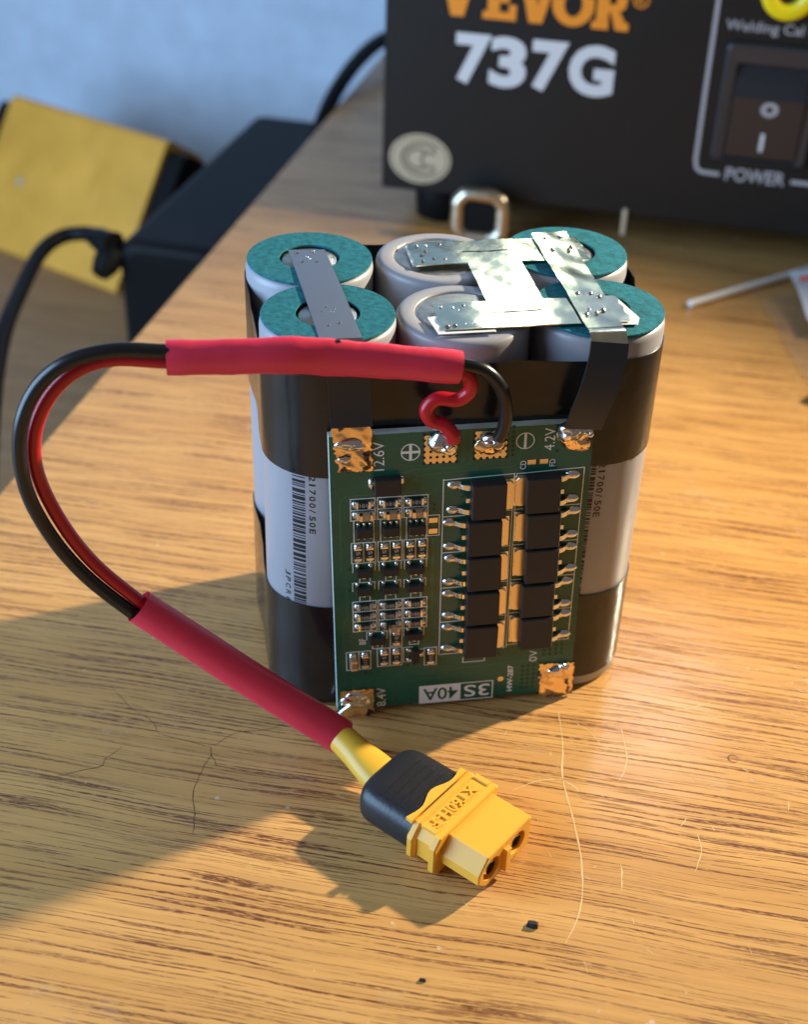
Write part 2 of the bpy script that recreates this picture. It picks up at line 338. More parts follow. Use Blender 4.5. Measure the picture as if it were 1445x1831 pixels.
# ------------------------------------------------------------------ battery pack
pack = thing('battery_pack', (0, 0, 0), 'six-cell battery pack with green circuit board, black tape bands and nickel strips on top', 'battery pack')
CELLS = [(-22.0, 21.2, 1, .3), (-21.2, .4, 1, .3), (21.9, 21.25, 1, -.2), (21.7, -.3, 1, -.3), (-.25, 21.3, 0, 0), (-.05, .25, 0, -.1)]
RC = 10.62
def bend(mb, cx, cy, ang, R):
    """wrap flat lettering (x around the can, y up) round a can"""
    return mb.xf(lambda p: (cx+(R+p[2])*math.cos(math.radians(ang)+p[0]/R), cy+(R+p[2])*math.sin(math.radians(ang)+p[0]/R), p[1]))
def subdiv_text(mb, step=.35):
    return mb
cells = []
for ci, (cx, cy, pos, dz) in enumerate(CELLS):
    c = MB(); zt = 70.3+dz
    if pos: prof = [(9.6, 0), (10.3, .25), (RC, .9), (RC, zt-1.3), (RC-.12, zt-.6), (RC-.5, zt-.18), (RC-1.1, zt), (6.6, zt), (6.5, zt-.7)]
    else: prof = [(9.6, 0), (10.3, .25), (RC, .9), (RC, zt-1.3), (RC-.1, zt-.7), (RC-.38, zt-.26), (RC-.85, zt-.04), (RC-1.3, zt), (7.75, zt), (7.6, zt-.05), (7.52, zt-.3)]
    c.lathe(prof, M_wrap, (cx, cy, 0), 72, cap0=True)
    co = c.build('cell', pack)
    if pos:
        r = MB(); r.lathe([(5.0, zt+.05), (10.35, zt+.05), (10.42, zt+.18), (10.35, zt+.42), (5.02, zt+.42), (4.95, zt+.25), (5.0, zt+.05)], M_paper, (cx, cy, 0), 72, smooth=False)
        r.build('insulator_ring', co)
        t = MB(); t.lathe([(6.4, zt-.75), (4.9, zt-.75), (4.7, zt-.2), (4.4, zt+.02), (.01, zt+.05)], M_can, (cx, cy, 0), 40); t.build('terminal', co)
    else:
        t = MB(); t.lathe([(7.5, zt-.36), (7.2, zt-.2), (6.8, zt-.16), (.01, zt-.12)], M_can, (cx, cy, 0), 48); t.build('terminal', co)
    cells.append(co)
def barcode(x0, w, ztop, zbot, seed):
    rr = random.Random(seed); b = MB(); z = ztop; k = 0
    while z > zbot:
        d = rr.choice([.2, .2, .35, .5, .7]); g = rr.choice([.18, .18, .3, .45])
        for j in range(6):
            xa, xb = x0+w*j/6, x0+w*(j+1)/6
            b.quad((xa, z-d, .0), (xb, z-d, .0), (xb, z, .0), (xa, z, .0), M_ink)
        z -= d+g
    return b
def cell_print(idx, ang, bar0, barw, txt, seed, extra=None):
    cx, cy = CELLS[idx][:2]; b = MB(); R = RC+.03
    b.merge(barcode(bar0, barw, 47.8, 20.5, seed))
    for (s_, x, ztop, h, adv) in txt:
        z = ztop
        for ch in s_:
            if ch != ' ':
                t = text(ch, 0, 0, .9 if ch not in '1/' else (.6 if ch == '/' else .34), h, M_ink, bold=.012)
                b.merge(t, lambda p: (x+p[1], z-p[0]-(.2 if ch == '1' else 0), 0))
            z -= adv
    bend(b, cx, cy, ang, R); b.build('label_print', cells[idx])
cell_print(1, -128.5, 0, 2.25, [('21700/50E', 2.95, 47.7, 1.0, 1.26), ('JPCR6', -1.75, 28.0, 1.05, 1.42)], 4)
cell_print(3, -98, 0, .85, [('21700/50E', 1.25, 47.9, 1.15, 1.2)], 9)

# hull-shaped tape bands round all six cells
def hull_outline(R):
    pts = []
    for cx, cy, *_ in CELLS:
        for k in range(96): pts.append((cx+R*math.cos(2*PI*k/96), cy+R*math.sin(2*PI*k/96)))
    pts = sorted(set(pts))
    def half(ps):
        h = []
        for p in ps:
            while len(h) > 1 and (h[-1][0]-h[-2][0])*(p[1]-h[-2][1])-(h[-1][1]-h[-2][1])*(p[0]-h[-2][0]) <= 0: h.pop()
            h.append(p)
        return h[:-1]
    h = half(pts)+half(pts[::-1]); out = []
    for i, p in enumerate(h):
        q = h[(i+1) % len(h)]; d = math.hypot(q[0]-p[0], q[1]-p[1]); n = max(1, int(d/1.5))
        for k in range(n): out.append((p[0]+(q[0]-p[0])*k/n, p[1]+(q[1]-p[1])*k/n))
    return out
def band(R, z0, z1, w0, w1, seed):
    ho = hull_outline(R); hi = hull_outline(R-.14); rr = random.Random(seed); a = [rr.uniform(0, 6) for _ in range(6)]
    b = MB()
    def cen(p): return math.atan2(p[1]-10, p[0])
    def wob(t, k): return (math.sin(2*t+a[k])+.6*math.sin(5*t+a[k+1])+.35*math.sin(11*t+a[k+2]))
    n = len(ho); zs = [0, .04, .25, .5, .75, .96, 1]
    rings = []
    for q in zs:
        r = []
        for p in ho:
            t = cen(p); za = z0(p)+w0*wob(t, 0); zb = z1(p)+w1*wob(t, 2); z = za+(zb-za)*q
            # slack: on the free spans between cells the tape dips inwards a little and ripples
            dcl = min(math.hypot(p[0]-c[0], p[1]-c[1]) for c in CELLS)-R
            k = -min(.35, max(0, dcl)*.09)*(1+.5*math.sin(z*.5+t*9)); cxv = Vector((p[0], p[1]-10.5)).normalized()
            r.append((p[0]+cxv.x*k, p[1]+cxv.y*k, z))
        rings.append(r)
    b.loft(rings, M_tape, False, False, True)
    inn = [[(p[0]*.9955, (p[1]-10.5)*.9955+10.5, p[2]) for p in rings[i]] for i in (-1, 0)]
    b.loft([rings[-1]]+inn+[rings[0]], M_tape, False, False, False)
    return b
b = band(RC+.22, lambda p: 47.6+(1.5 if p[1] > 12 else 0), lambda p: 66.6+(1.6 if p[1] > 14 else 0), .18, .3, 1); tag(b.build('tape_band', pack), 'upper black tape band wrapped round the cells under their tops')
b = band(RC+.22, lambda p: 2.8-(2.2 if p[0] < -10 else 0), lambda p: 21.4+(2.2 if p[1] > 12 else 0), .2, .35, 2); tag(b.build('tape_band', pack), 'lower black tape band wrapped round the bottom of the cells')

# nickel strips on top of the cells
def strip_grid(poly_rows, z, t, m, name, lab, arch=None):
    """poly_rows: list of (left xy, right xy) going along the strip"""
    b = MB(); rings = []
    for i, (l, r) in enumerate(poly_rows):
        n = 7; pts = []
        for k in range(n):
            f = k/(n-1); x = l[0]+(r[0]-l[0])*f; y = l[1]+(r[1]-l[1])*f
            pts.append((x, y, z+(arch(x, y) if arch else 0)))
        rings.append(pts)
    n = 7; vs = []; fs = []; sd = []
    for r in rings: vs += [(p[0], p[1], p[2]+t) for p in r]
    N0 = len(vs)
    for r in rings: vs += [(p[0], p[1], p[2]) for p in r]
    for i in range(len(rings)-1):
        for k in range(n-1):
            a = i*n+k; fs.append([a, a+1, a+n+1, a+n]); fs.append([N0+a, N0+a+n, N0+a+n+1, N0+a+1])
        for k in (0, n-1): a = i*n+k; sd.append([a, a+n, N0+a+n, N0+a])
    for i in (0, len(rings)-1):
        for k in range(n-1): a = i*n+k; sd.append([a, a+1, N0+a+1, N0+a])
    b.add(vs, sd, m, False)
    b.add(vs, fs, m, True); o = b.build(name, pack)
    if lab: tag(o, lab)
    return o
def lerp2(a, b, n): return [(a[0]+(b[0]-a[0])*i/n, a[1]+(b[1]-a[1])*i/n) for i in range(n+1)]
def weld_dots(parent, pts, z, m=M_solder):
    b = MB()
    for x, y in pts:
        r = random.uniform(.2, .4); a = random.uniform(0, 6)
        b.lathe([(r*1.3, 0), (r*1.0, .07), (r*.75, .2), (r*.4, .28), (r*.2, .16), (.01, .12)], m, (x, y, z), 9)
    b.build('weld_spots', parent)
ls = strip_grid(list(zip(lerp2((-25.3, 24.2), (-23.4, -9.2), 24), lerp2((-19.2, 23.8), (-17.0, -9.6), 24))), 70.95, .16, M_nickel_dull, 'nickel_strip', 'plain grey nickel strip joining the two left cells', lambda x, y: .25*math.sin((y+9)/33*PI)-(.0 if y > 8 else 0))
weld_dots(ls, [(-23.8, 22.6), (-21.2, 22.9), (-23.4, 18.9), (-21.0, 18.7), (-22, 20), (-21.4, 1.6), (-20.6, .2), (-22.2, .1), (-21.6, -4.3), (-19.9, -3.8), (-20.2, 1.0), (-22.4, 21)], 71.12)
# H shaped nickel piece: top bar, web, bottom bar (slots left open)
def hshape():
    def fill(a, st=.9):
        out = []
        for p, q in zip(a, a[1:]):
            k = max(1, int((q-p)/st)); out += [p+(q-p)*t/k for t in range(k)]
        return out+[a[-1]]
    xs = fill([-4.9, 3.9, 11.8, 13, 24.8]); ys = fill([-7, -2.3, -1.8, 1.9, 16.4, 20.75, 21.25, 25.7])
    b = MB(); V = {}
    def z(x, y): return 70.90+.05*math.sin(x*.55+1)+.03*math.cos(y*.33)+.10*math.exp(-((y-9)/5.0)**2)+.018*math.sin(x*1.3+y*.9)+.012*math.sin(x*2.1-y*1.6)-.02*max(0, -x)
    def pos(x, y, top): return (x-(y-9)*.012+(.22*math.sin(y*2.1) if x in (-4.9, 24.8) else 0), y+x*.006, z(x, y)+(.17 if top else 0))
    def vid(x, y, top, side=0):
        k = (x, y, top, side)
        if k not in V: V[k] = len(b.v); b.v.append(pos(x, y, top))
        return V[k]
    solid = {}
    for i in range(len(xs)-1):
        for j in range(len(ys)-1):
            xm, ym = (xs[i]+xs[i+1])/2, (ys[j]+ys[j+1])/2
            ok = (ym > 16.4 or ym < 1.9) or (3.9 < xm < 13)
            if 3.9 < xm < 11.8 and (-2.3 < ym < -1.8 or 20.75 < ym < 21.25): ok = False
            solid[(i, j)] = ok
    k = b.mi(M_nickel)
    def face(vs, sm=True): b.f.append(vs); b.m.append(k); b.sm.append(sm)
    for (i, j), ok in solid.items():
        if not ok: continue
        q = [(xs[i], ys[j]), (xs[i+1], ys[j]), (xs[i+1], ys[j+1]), (xs[i], ys[j+1])]
        face([vid(*p, True) for p in q]); face([vid(*p, False) for p in q][::-1])
        for (di, dj, e0, e1) in ((0, -1, 0, 1), (1, 0, 1, 2), (0, 1, 2, 3), (-1, 0, 3, 0)):
            if not solid.get((i+di, j+dj), False): face([vid(*q[e0], True, 1), vid(*q[e0], False, 1), vid(*q[e1], False, 1), vid(*q[e1], True, 1)], False)
    return b
hs = hshape().build('nickel_strip', pack); tag(hs, 'H-shaped nickel strip with two slots joining middle and right cells')
weld_dots(hs, [(-3.6, 24), (-2, 24.2), (.4, 24.3), (-3.3, 20.2), (-1.5, 18.6), (-3.5, 17.9), (.3, 18.2), (-2.4, 21.8), (-3.6, .7), (-1.8, .3), (0, .6), (-.8, -.8), (-2.5, -5.8), (-.6, -5.5), (.4, -5.6), (-3.7, -6)], 71.03)
rs = strip_grid(list(zip(lerp2((17.0, 26.6), (17.3, -9.6), 26), lerp2((23.2, 26.9), (22.9, -10.0), 26))), 71.35, .17, M_nickel, 'nickel_strip', 'nickel strip with weld spots running front to back over the two right cells', lambda x, y: .10*math.sin(y*.30)+.035*math.sin(y*.8+x)+.02*math.sin(x*1.7))
weld_dots(rs, [(18.8, 24.2), (21.5, 24.5), (19, 19.6), (21.7, 19.2), (22.4, 20.3), (18.8, 2.4), (20.9, 2.2), (19.1, -3.3), (21.3, -3.6), (20, -4.6), (22, 1.0), (18.3, -4.9)], 71.62)
# scraps of white insulating paper under the strip ends
for pts in ([(24.2, 2.5), (25.2, 2.2), (26.8, -5.4), (25.9, -7.6), (22.6, -7.4), (22.6, -6.2)], [(22.3, 25.5), (24.6, 25), (25.2, 22.4), (24.4, 21.6), (23, 23)], [(-6.2, -2.4), (-4.6, -1.8), (-4.2, -7.4), (3.5, -7.3), (3.5, -7.9), (-5.4, -8.1)], [(-5.4, 24.8), (-3.5, 25.2), (-4.2, 17), (-5.4, 16.6)]):
    b = MB(); b.add([(*p, 70.80) for p in pts], [list(range(len(pts)))], M_paperw); b.add([(*p, 70.72) for p in pts], [list(range(len(pts)))[::-1]], M_paperw); b.build('insulating_paper', pack)

# leads folding down the front
X = (1, 0, 0)
lp = [(-20.3, -9.0, 71.15), (-20.1, -10.4, 71.0), (-19.9, -11.6, 70.2), (-19.6, -12.1, 68.5), (-19.4, -12.2, 65), (-19.2, -12.6, 61), (-19.05, -13.1, 58.4)]
b = MB(); b.ribbon(spline(lp, 6), 6.35, .36, M_strap, X); tag(b.build('lead_strap', pack), 'black taped lead running down to the 12.6V pad')
lp = [(20.1, -9.4, 71.45), (20.05, -10.6, 71.5), (20.0, -11.7, 71.2), (19.95, -12.6, 70.3), (19.8, -13.1, 69.3)]
b = MB(); b.ribbon(spline(lp, 4), 5.7, .18, M_nickel, X); b.build('lead_bend', pack)
lp = [(19.95, -12.75, 70.6), (19.7, -13.5, 69.0), (19.2, -14.2, 66.6), (18.3, -14.7, 63), (17.4, -14.6, 59.6), (16.9, -14.1, 56.6)]
b = MB(); b.ribbon(spline(lp, 6), [5.9]*30 if False else 6.0, .42, M_strap, [Vector((1, 0, -.12))]*31); tag(b.build('lead_strap', pack), 'black taped lead slanting down to the 4.2V pad')

# ------------------------------------------------------------------ circuit board (u right, v up, w out of the board)
BL = Vector((-21.033, -13.066, 1.24)); EX = Vector((1, .00691, 0)); EY = Vector((-.02719, .00991, 1)); EW = Vector((.0069, -1, .0101))
def B(p): return BL + EX*p[0] + EY*p[1] + EW*p[2]
BW, BH = 41.85, 55.3
b = MB(); b.loft([[(0, 0, w), (BW, 0, w), (BW, BH, w), (0, BH, w)] for w in (-1.6, 0)], M_fr4, True, False, False)
b.quad((0, 0, 0), (BW, 0, 0), (BW, BH, 0), (0, BH, 0), M_pcb)
board = b.xf(B).build('circuit_board', pack); tag(board, 'green circuit board with soldered pads and two columns of black transistors')
def bobj(mb, name): return mb.xf(B).build(name, board)
# raised tracks under the solder mask
b = MB()
def track(pts, w, z=.016):
    for i in range(len(pts)-1):
        a, c = Vector(pts[i]), Vector(pts[i+1]); d = (c-a); l = d.length
        if l == 0: continue
        d /= l; nn = Vector((-d.y, d.x))*w/2; a2 = a-d*w*.3; c2 = c+d*w*.3; zz = z+.0008*i
        b.quad((*(a2-nn), zz), (*(c2-nn), zz), (*(c2+nn), zz), (*(a2+nn), zz), M_trace)
track([(8.2, 47.9), (12.2, 48.2), (13.4, 48.6), (21, 48.6), (22.2, 49.3), (22.2, 55)], .35)
track([(12.4, 44.8), (12.9, 46.4), (14, 47.3), (16, 47.6), (29, 48.0), (30, 48.6), (30.2, 52), (31.4, 54.7), (35, 54.8)], .35)
track([(1.4, 30), (1.4, 43), (2.3, 44.3), (6.2, 44.4)], .4); track([(2.2, 29), (2.2, 20), (1.4, 19), (1.4, 9)], .3)
track([(21, 49.4), (21, 55)], .5); track([(6.6, 8.4), (6.9, 6.9), (8.2, 6.6), (40, 8.2)], .4); track([(7.2, 9), (7.6, 7.8), (8.4, 7.5), (16, 7.6), (22, 8.2)], .3)
track([(2.3, 7.4), (3.6, 6.1), (9, 6.1), (10, 5.4), (20, 5.6), (22, 6.2), (24, 6.2)], .35); track([(15.9, 17.3), (15.9, 15), (15, 13.4)], .3); track([(10, 5.2), (10, .8)], .25)
track([(7.2, 29), (7.2, 41)], .25); track([(11.4, 29), (11.4, 41)], .25); track([(16.4, 20), (16.4, 39)], .5)
bobj(b, 'copper_tracks')
# silkscreen lines
sk = MB()
def ln(x0, y0, x1, y1, w=.17, z=.035):
    d = Vector((x1-x0, y1-y0)); l = d.length
    if l < 1e-6: return
    d /= l; nn = Vector((-d.y, d.x))*w/2; a = Vector((x0, y0))-d*w/2; c = Vector((x1, y1))+d*w/2
    zz = z+random.uniform(0, .006)
    sk.quad((*(a-nn), zz), (*(c-nn), zz), (*(c+nn), zz), (*(a+nn), zz), M_silk)
def rect(x0, y0, x1, y1, w=.17, sides='lrtb'):
    if 'l' in sides: ln(x0, y0, x0, y1, w)
    if 'r' in sides: ln(x1, y0, x1, y1, w)
    if 't' in sides: ln(x0, y1, x1, y1, w)
    if 'b' in sides: ln(x0, y0, x1, y0, w)
LR = [46.35, 39.25, 32.15, 24.95, 17.75, 10.7]; RR = [46.95, 40.0, 32.95, 25.8, 18.75, 11.85]
ln(17.9, LR[0]-.1, 29.45, LR[0]+.3); ln(29.8, RR[0]-.35, 40.85, RR[0]+.1)
ln(17.95, LR[0], 17.8, LR[-1]); ln(29.4, LR[0]+.3, 29.15, 11.0); ln(29.8, RR[0]-.3, 29.6, 11.2); ln(40.85, RR[0], 40.65, RR[-1])
for y in LR[1:]: ln(17.9, y, 21.5, y+.05); ln(27.6, y+.5, 29.3, y+.5)
for y in RR[1:]: ln(37.4, y, 40.75, y); ln(29.7, y-.2, 31.6, y-.15)
for s_, x, y, w, h, rot, bo in (('12.6V', 8.55, 48.75, 5.2, 1.75, 90, 0), ('4.2V', 35.65, 50.6, 4.1, 1.7, 90, 0), ('CD', 31.2, 47.35, 1.6, .95, 90, .01), ('FD', 35.95, 47.6, 1.35, .95, 90, .01), ('BF', 5.15, 14.3, 1.25, 1.1, 90, .01), ('8.4V', 8.5, .05, 4.25, 1.6, 90, .01), ('HW-287', 31.15, .95, 6.0, 1.0, 90, .03), ('0V', 35.3, 7.4, 2.5, 1.4, 90, 0)):
    sk.merge(text(s_, x, y, w, h, M_silk, bo, rot=rot), lambda p: (p[0], p[1], .04))
def circ(cx, cy, r, w):
    n = 28; vs = []; 
    for k in range(n):
        c, s_ = math.cos(2*PI*k/n), math.sin(2*PI*k/n); vs += [(cx+(r-w/2)*c, cy+(r-w/2)*s_, .04), (cx+(r+w/2)*c, cy+(r+w/2)*s_, .04)]
    sk.add(vs, [[2*k, 2*k+1, (2*k+3) % (2*n), (2*k+2) % (2*n)] for k in range(n)], M_silk)
circ(12.65, 51.75, 1.45, .18); ln(11.4, 51.75, 13.9, 51.75, .45); ln(12.65, 50.5, 12.65, 51.5, .45); ln(12.65, 52.0, 12.65, 53.0, .45)
circ(30.85, 52.6, 1.42, .17); ln(30.85, 51.4, 30.85, 53.8, .42)
# 3S 40A box, printed upside down
rect(14.5, -.1, 27.55, 3.75, .2)
sk.quad((14.5, 0, .033), (21.8, 0, .033), (21.8, 3.7, .033), (14.5, 3.7, .033), M_silk)
sk.merge(text('40A', 21.3, 3.15, 6.2, 2.7, M_pcb, .01, rot=180), lambda p: (p[0], p[1], .05))
sk.merge(text('3S', 27.0, 3.2, 4.6, 2.7, M_silk, .012, rot=180), lambda p: (p[0], p[1], .045))
COLX = [3.1, 7.4, 11.6]
for x in COLX:
    rect(x, 41.6, x+3.9, 43.75); rect(x, 39.65, x+3.9, 41.55, sides='lrb'); rect(x+.45, 35.4, x+3.65, 39.55, sides='lr')
    rect(x, 31.3, x+3.9, 35.3); ln(x+1.95, 31.3, x+1.95, 35.3)
    ln(x+.15, 31.1, x+.15, 29.5); ln(x+3.8, 31.1, x+3.8, 29.7); rect(x+1.25, 27.55, x+2.95, 28.3, sides='lrt')
    ln(x+.05, 27.35, x+3.7, 27.35); ln(x+.05, 27.35, x+.05, 25.7); ln(x+3.7, 27.35, x+3.7, 25.9); rect(x+1.2, 23.65, x+2.9, 24.5, sides='lrt')
    for y in (21.4, 19.3): rect(x, y, x+3.95, y+2.05)
    if x != 7.4: rect(x, 17.15, x+3.95, 19.25)
    else: rect(x, 17.15, x+3.95, 19.25, sides='ltr')
rect(15.45, 35.8, 17.4, 39.75); rect(9.35, 13.4, 11.35, 17.1); rect(5.35, 15.2, 8.8, 16.85, sides='ltr'); rect(6.3, 13.2, 7.95, 14.1, sides='lrb')
rect(11.65, 15.4, 15.1, 17.2, sides='ltr'); rect(12.65, 13.45, 14.2, 14.3, sides='lrb')
rect(1.8, 8.85, 5.95, 12.8); ln(3.95, 8.9, 3.95, 12.7, .3); rect(7.1, 9.15, 11.3, 13.1); ln(9.25, 9.2, 9.25, 13, .3); rect(11.6, 9.7, 13.2, 12.9, sides='ltb'); rect(14.0, 10.7, 15.2, 12.3, sides='tb'); rect(15.25, 8.6, 17.35, 12.45); rect(22.05, 8.5, 25.85, 9.6, sides='lrb')
bobj(sk, 'silkscreen_print')
# via holes
b = MB()
def via(x, y, r=.27):
    n = 10
    b.add([(x+r*1.75*math.cos(2*PI*k/n), y+r*1.75*math.sin(2*PI*k/n), .028) for k in range(n)], [list(range(n))], M_trace)
    b.add([(x+r*math.cos(2*PI*k/n), y+r*math.sin(2*PI*k/n), .034) for k in range(n)], [list(range(n))], M_hole)
for i in range(3):
    for j in range(6): via(32.85+i*1.0, 1.55+j*.98)
for i in range(4):
    for j in range(3):
        if not (i == 0 and j == 2): via(36.5+i*1.05, 8.75+j*.98)
for k in range(7): via(28.9, 50.1+k*.85, .24)
for x, y in ((16.55, 41.8), (16.5, 40.9), (16.5, 35.6), (12.4, 8.9), (13.6, 9.0), (5.0, 7.9), (2.7, 30.2), (2.6, 25.9), (28.4, 9.7)): via(x, y, .24)
for i in range(5):
    for d in (0, 1): via(21.0+random.uniform(-.1, .1), LR[i]-2.6-d*.9, .2); via(38.3, RR[i]-1.6-d*3.6, .2)
via(20.3, 55, .22); via(36.1, 50.4, .25)
bobj(b, 'via_holes')
b = MB(); b.lathe([(.01, .03), (.55, .03)], M_gold, (28.95, 3.95, 0), 16); bobj(b, 'gilt_dot')
for x, w in ((31.4, 1.35), (33.4, 1.35)):
    b = MB(); b.box((x+w/2, 48.65, .06), (w, .85, .1), M_gold); bobj(b, 'jumper_pad')
for y in (36.5, 38.6):
    b = MB(); b.box((16.4, y+.2, .08), (1.5, 1.0, .14), M_gold, .05); bobj(b, 'jumper_pad')
# components
def hump(b, x, y, lx, ly, h, m=M_tin, n=10):
    b.loft([[(x+math.cos(2*PI*k/n)*lx/2*math.cos(a), y+math.sin(2*PI*k/n)*ly/2*math.cos(a), h*math.sin(a)+.03) for k in range(n)] for a in (0, .5, 1.0, 1.35)], m)
def resistor(x, y, horiz, code, cap=False, stacked=False):
    b = MB(); L_ = 3.4; W_ = 1.25; h = .55
    hump(b, -1.38, 0, .95, 1.35, .55); hump(b, 1.38, 0, .95, 1.35, .55)
    b.box((-1.0, 0, h/2+.05), (.42, W_, h+.04), M_tin, .05); b.box((1.0, 0, h/2+.05), (.42, W_, h+.04), M_tin, .05)
    b.box((0, 0, h/2+.04), (1.62, W_-.06, h), M_ceram if cap else M_ic, .04)
    if code: b.merge(text(code, -.62, -.32, 1.24, .64, M_code, .012), lambda p: (p[0], p[1], h+.05))
    if horiz: f = lambda p: (x+p[0], y+p[1], p[2])
    else: f = lambda p: (x+p[1], y-p[0], p[2])
    b.xf(f); return bobj(b, 'resistor' if not cap else 'capacitor')
def capacitor(x, y, horiz=True, z=.03, s_=1.0):
    b = MB(); b.box((0, 0, .5), (1.1*s_, 1.05, .95), M_ceram, .08); b.box((-.85*s_, 0, .5), (.6*s_, 1.1, 1.0), M_gold, .08); b.box((.85*s_, 0, .5), (.6*s_, 1.1, 1.0), M_gold, .08)
    f = (lambda p: (x+p[0], y+p[1], z+p[2])) if horiz else (lambda p: (x+p[1], y-p[0], z+p[2]))
    return bobj(b.xf(f), 'capacitor')
def sot23(x, y, flip=False, horiz=True):
    b = MB(); b.box((0, 0, .62), (2.7, 1.35, 1.0), M_ic, .1)
    for px, py in ((-1.05, 1.15), (1.05, 1.15), (0, -1.2)):
        sg = 1 if py > 0 else -1
        b.box((px, py-.25*sg, .3), (.42, .9, .16), M_tin, .03); hump(b, px, py, .75, .9, .4)
    k = -1 if flip else 1
    f = (lambda p: (x+p[0], y+k*p[1], p[2])) if horiz else (lambda p: (x-p[1], y+p[0], p[2]))
    return bobj(b.xf(f), 'transistor')
def sot6(x, y):
    b = MB(); b.box((0, 0, .65), (2.75, 1.65, 1.05), M_ic, .1)
    for px in (-.98, 0, .98):
        for sg in (1, -1):
            b.box((px, sg*1.05, .28), (.38, .75, .16), M_tin, .03); hump(b, px, sg*1.35, .5, .55, .3)
    return bobj(b.xf(lambda p: (x+p[0], y+p[1], p[2])), 'protection_chip')
for i, x in enumerate(COLX):
    resistor(x+2, 42.75, True, '101'); resistor(x+2, 40.75, True, '102', True); capacitor(x+2.35, 40.95, z=.62)
    sot6(x+2.1, 37.6)
    resistor(x+1.0, 33.35, False, '51'); resistor(x+2.95, 33.35, False, '51')
    sot23(x+1.95, 29.6); sot23(x+1.9, 25.9)
    for y in (22.45, 20.35, 18.25):
        if not (i == 1 and y < 19): resistor(x+2.0, y, True, '105')
resistor(9.4, 18.25, True, None); capacitor(9.9, 18.0, z=.6, s_=.8)
resistor(10.35, 15.3, False, '51'); sot23(7.1, 15.3); sot23(13.4, 15.7)
resistor(2.9, 10.85, False, None, True); capacitor(3.0, 10.6, False, .3, .9); resistor(4.95, 10.85, False, '333')
resistor(8.2, 11.15, False, '51'); resistor(10.3, 11.15, False, '51'); sot23(13.6, 11.3, horiz=False); resistor(16.3, 10.55, False, '333')
# larger transistor at the top
b = MB(); b.box((8.9, 46.3, .85), (4.2, 3.0, 1.5), M_ic, .12); hump(b, 6.4, 46.4, 1.1, 2.3, .7); b.box((6.5, 46.6, .5), (.7, .8, .18), M_tin, .04); hump(b, 11.4, 46.9, .7, 1.5, .5); b.box((11.2, 46.9, .5), (.6, .9, .18), M_tin, .04)
bobj(b, 'transistor')
# ten power transistors, each with its tab and legs
def mosfet(x, y, side, jit):
    """side +1: legs on the left; -1: legs on the right"""
    b = MB()
    rr = random.Random(jit)
    b.box((0, 0, 1.25), (5.6, 6.55, 2.2), M_ic, .16)
    b.prism([(2.6, -2.7), (3.7, -2.7), (4.25, -2.2), (4.25, 2.2), (3.7, 2.7), (2.6, 2.7)], .08, .58, M_gold, .06)
    b.box((2.9, 0, .07), (3.0, 5.7, .08), M_tin)
    for sg in (1, -1):
        yy = 2.28*sg
        P = [(-2.7, yy, 1.05), (-3.3, yy, 1.05), (-3.9, yy, .72), (-4.4, yy, .30), (-5.0, yy, .2), (-5.8, yy, .2)]
        b.ribbon(spline(P, 3), .85, .42, M_tin, (0, 1, 0))
        hump(b, -5.3+rr.uniform(-.15, .1), yy+rr.uniform(-.1, .1), 2.6, 1.6, .6)
    b.box((-3.15, -.05, 1.05), (.9, .85, .42), M_tin, .05)
    a = math.radians(rr.uniform(-1.2, 1.2)); c, s_ = math.cos(a), math.sin(a)
    return bobj(b.xf(lambda p: (x+side*(p[0]*c-p[1]*s_), y+p[0]*s_+p[1]*c, p[2])), 'power_transistor')
for i in range(5):
    mosfet(24.6+(.5 if i == 0 else 0)+random.uniform(-.15, .15), LR[i]-3.45, 1, i)
    mosfet(34.25-(.3 if i == 0 else 0)+random.uniform(-.15, .15), RR[i]-3.5, -1, 20+i)
# solder pads
def hammered(x0, x1, y0, y1, seed, z=.15, amp=.45, skew=0, rag=.25):
    rr = random.Random(seed); nx, ny = 16, 20; b = MB(); a = [(rr.uniform(.6, 2.2), rr.uniform(.6, 2.2), rr.uniform(0, 6)) for _ in range(5)]
    vs = []
    for j in range(ny+1):
        for i in range(nx+1):
            fx, fy = i/nx, j/ny; x = x0+(x1-x0)*fx+skew*(1-fy)*(1-fx); y = y0+(y1-y0)*fy
            edge = min(fx, 1-fx, fy, 1-fy)
            if edge == 0: x += rr.uniform(-rag, rag); y += rr.uniform(-rag, rag)
            h = sum(math.sin(p*x+q*y+s_)*.5 for p, q, s_ in a)/2.2
            vs.append((x, y, z+amp*h*min(1, edge*6)+min(edge*6, 1)*.15))
    b.add(vs, [[j*(nx+1)+i, j*(nx+1)+i+1, (j+1)*(nx+1)+i+1, (j+1)*(nx+1)+i] for j in range(ny) for i in range(nx)], M_crumple, True)
    n0 = [i for i in range(nx+1)]+[j*(nx+1)+nx for j in range(1, ny+1)]+[ny*(nx+1)+i for i in range(nx-1, -1, -1)]+[j*(nx+1) for j in range(ny-1, 0, -1)]
    rim = [vs[k] for k in n0]; b.loft([[(p[0], p[1], -.02) for p in rim], rim], M_crumple, False, False, False)
    return b
def blob(b, x, y, lx, ly, h, seed, m=M_solder, n=22, z0=.1):
    rr = random.Random(seed); ph = [rr.uniform(0, 6) for _ in range(4)]; rings = []
    for q in range(8):
        a = q/7*PI/2*.985; r = []
        for k in range(n):
            t = 2*PI*k/n; w = 1+.13*math.sin(2*t+ph[0])+.10*math.sin(3*t+ph[1])+.05*math.sin(5*t+ph[2])
            r.append((x+lx/2*w*math.cos(t)*math.cos(a), y+ly/2*w*math.sin(t)*math.cos(a), z0+h*math.sin(a)*(1+.15*math.sin(3*t+ph[3]+a*3))))
        rings.append(r)
    b.loft(rings, m, False, True)
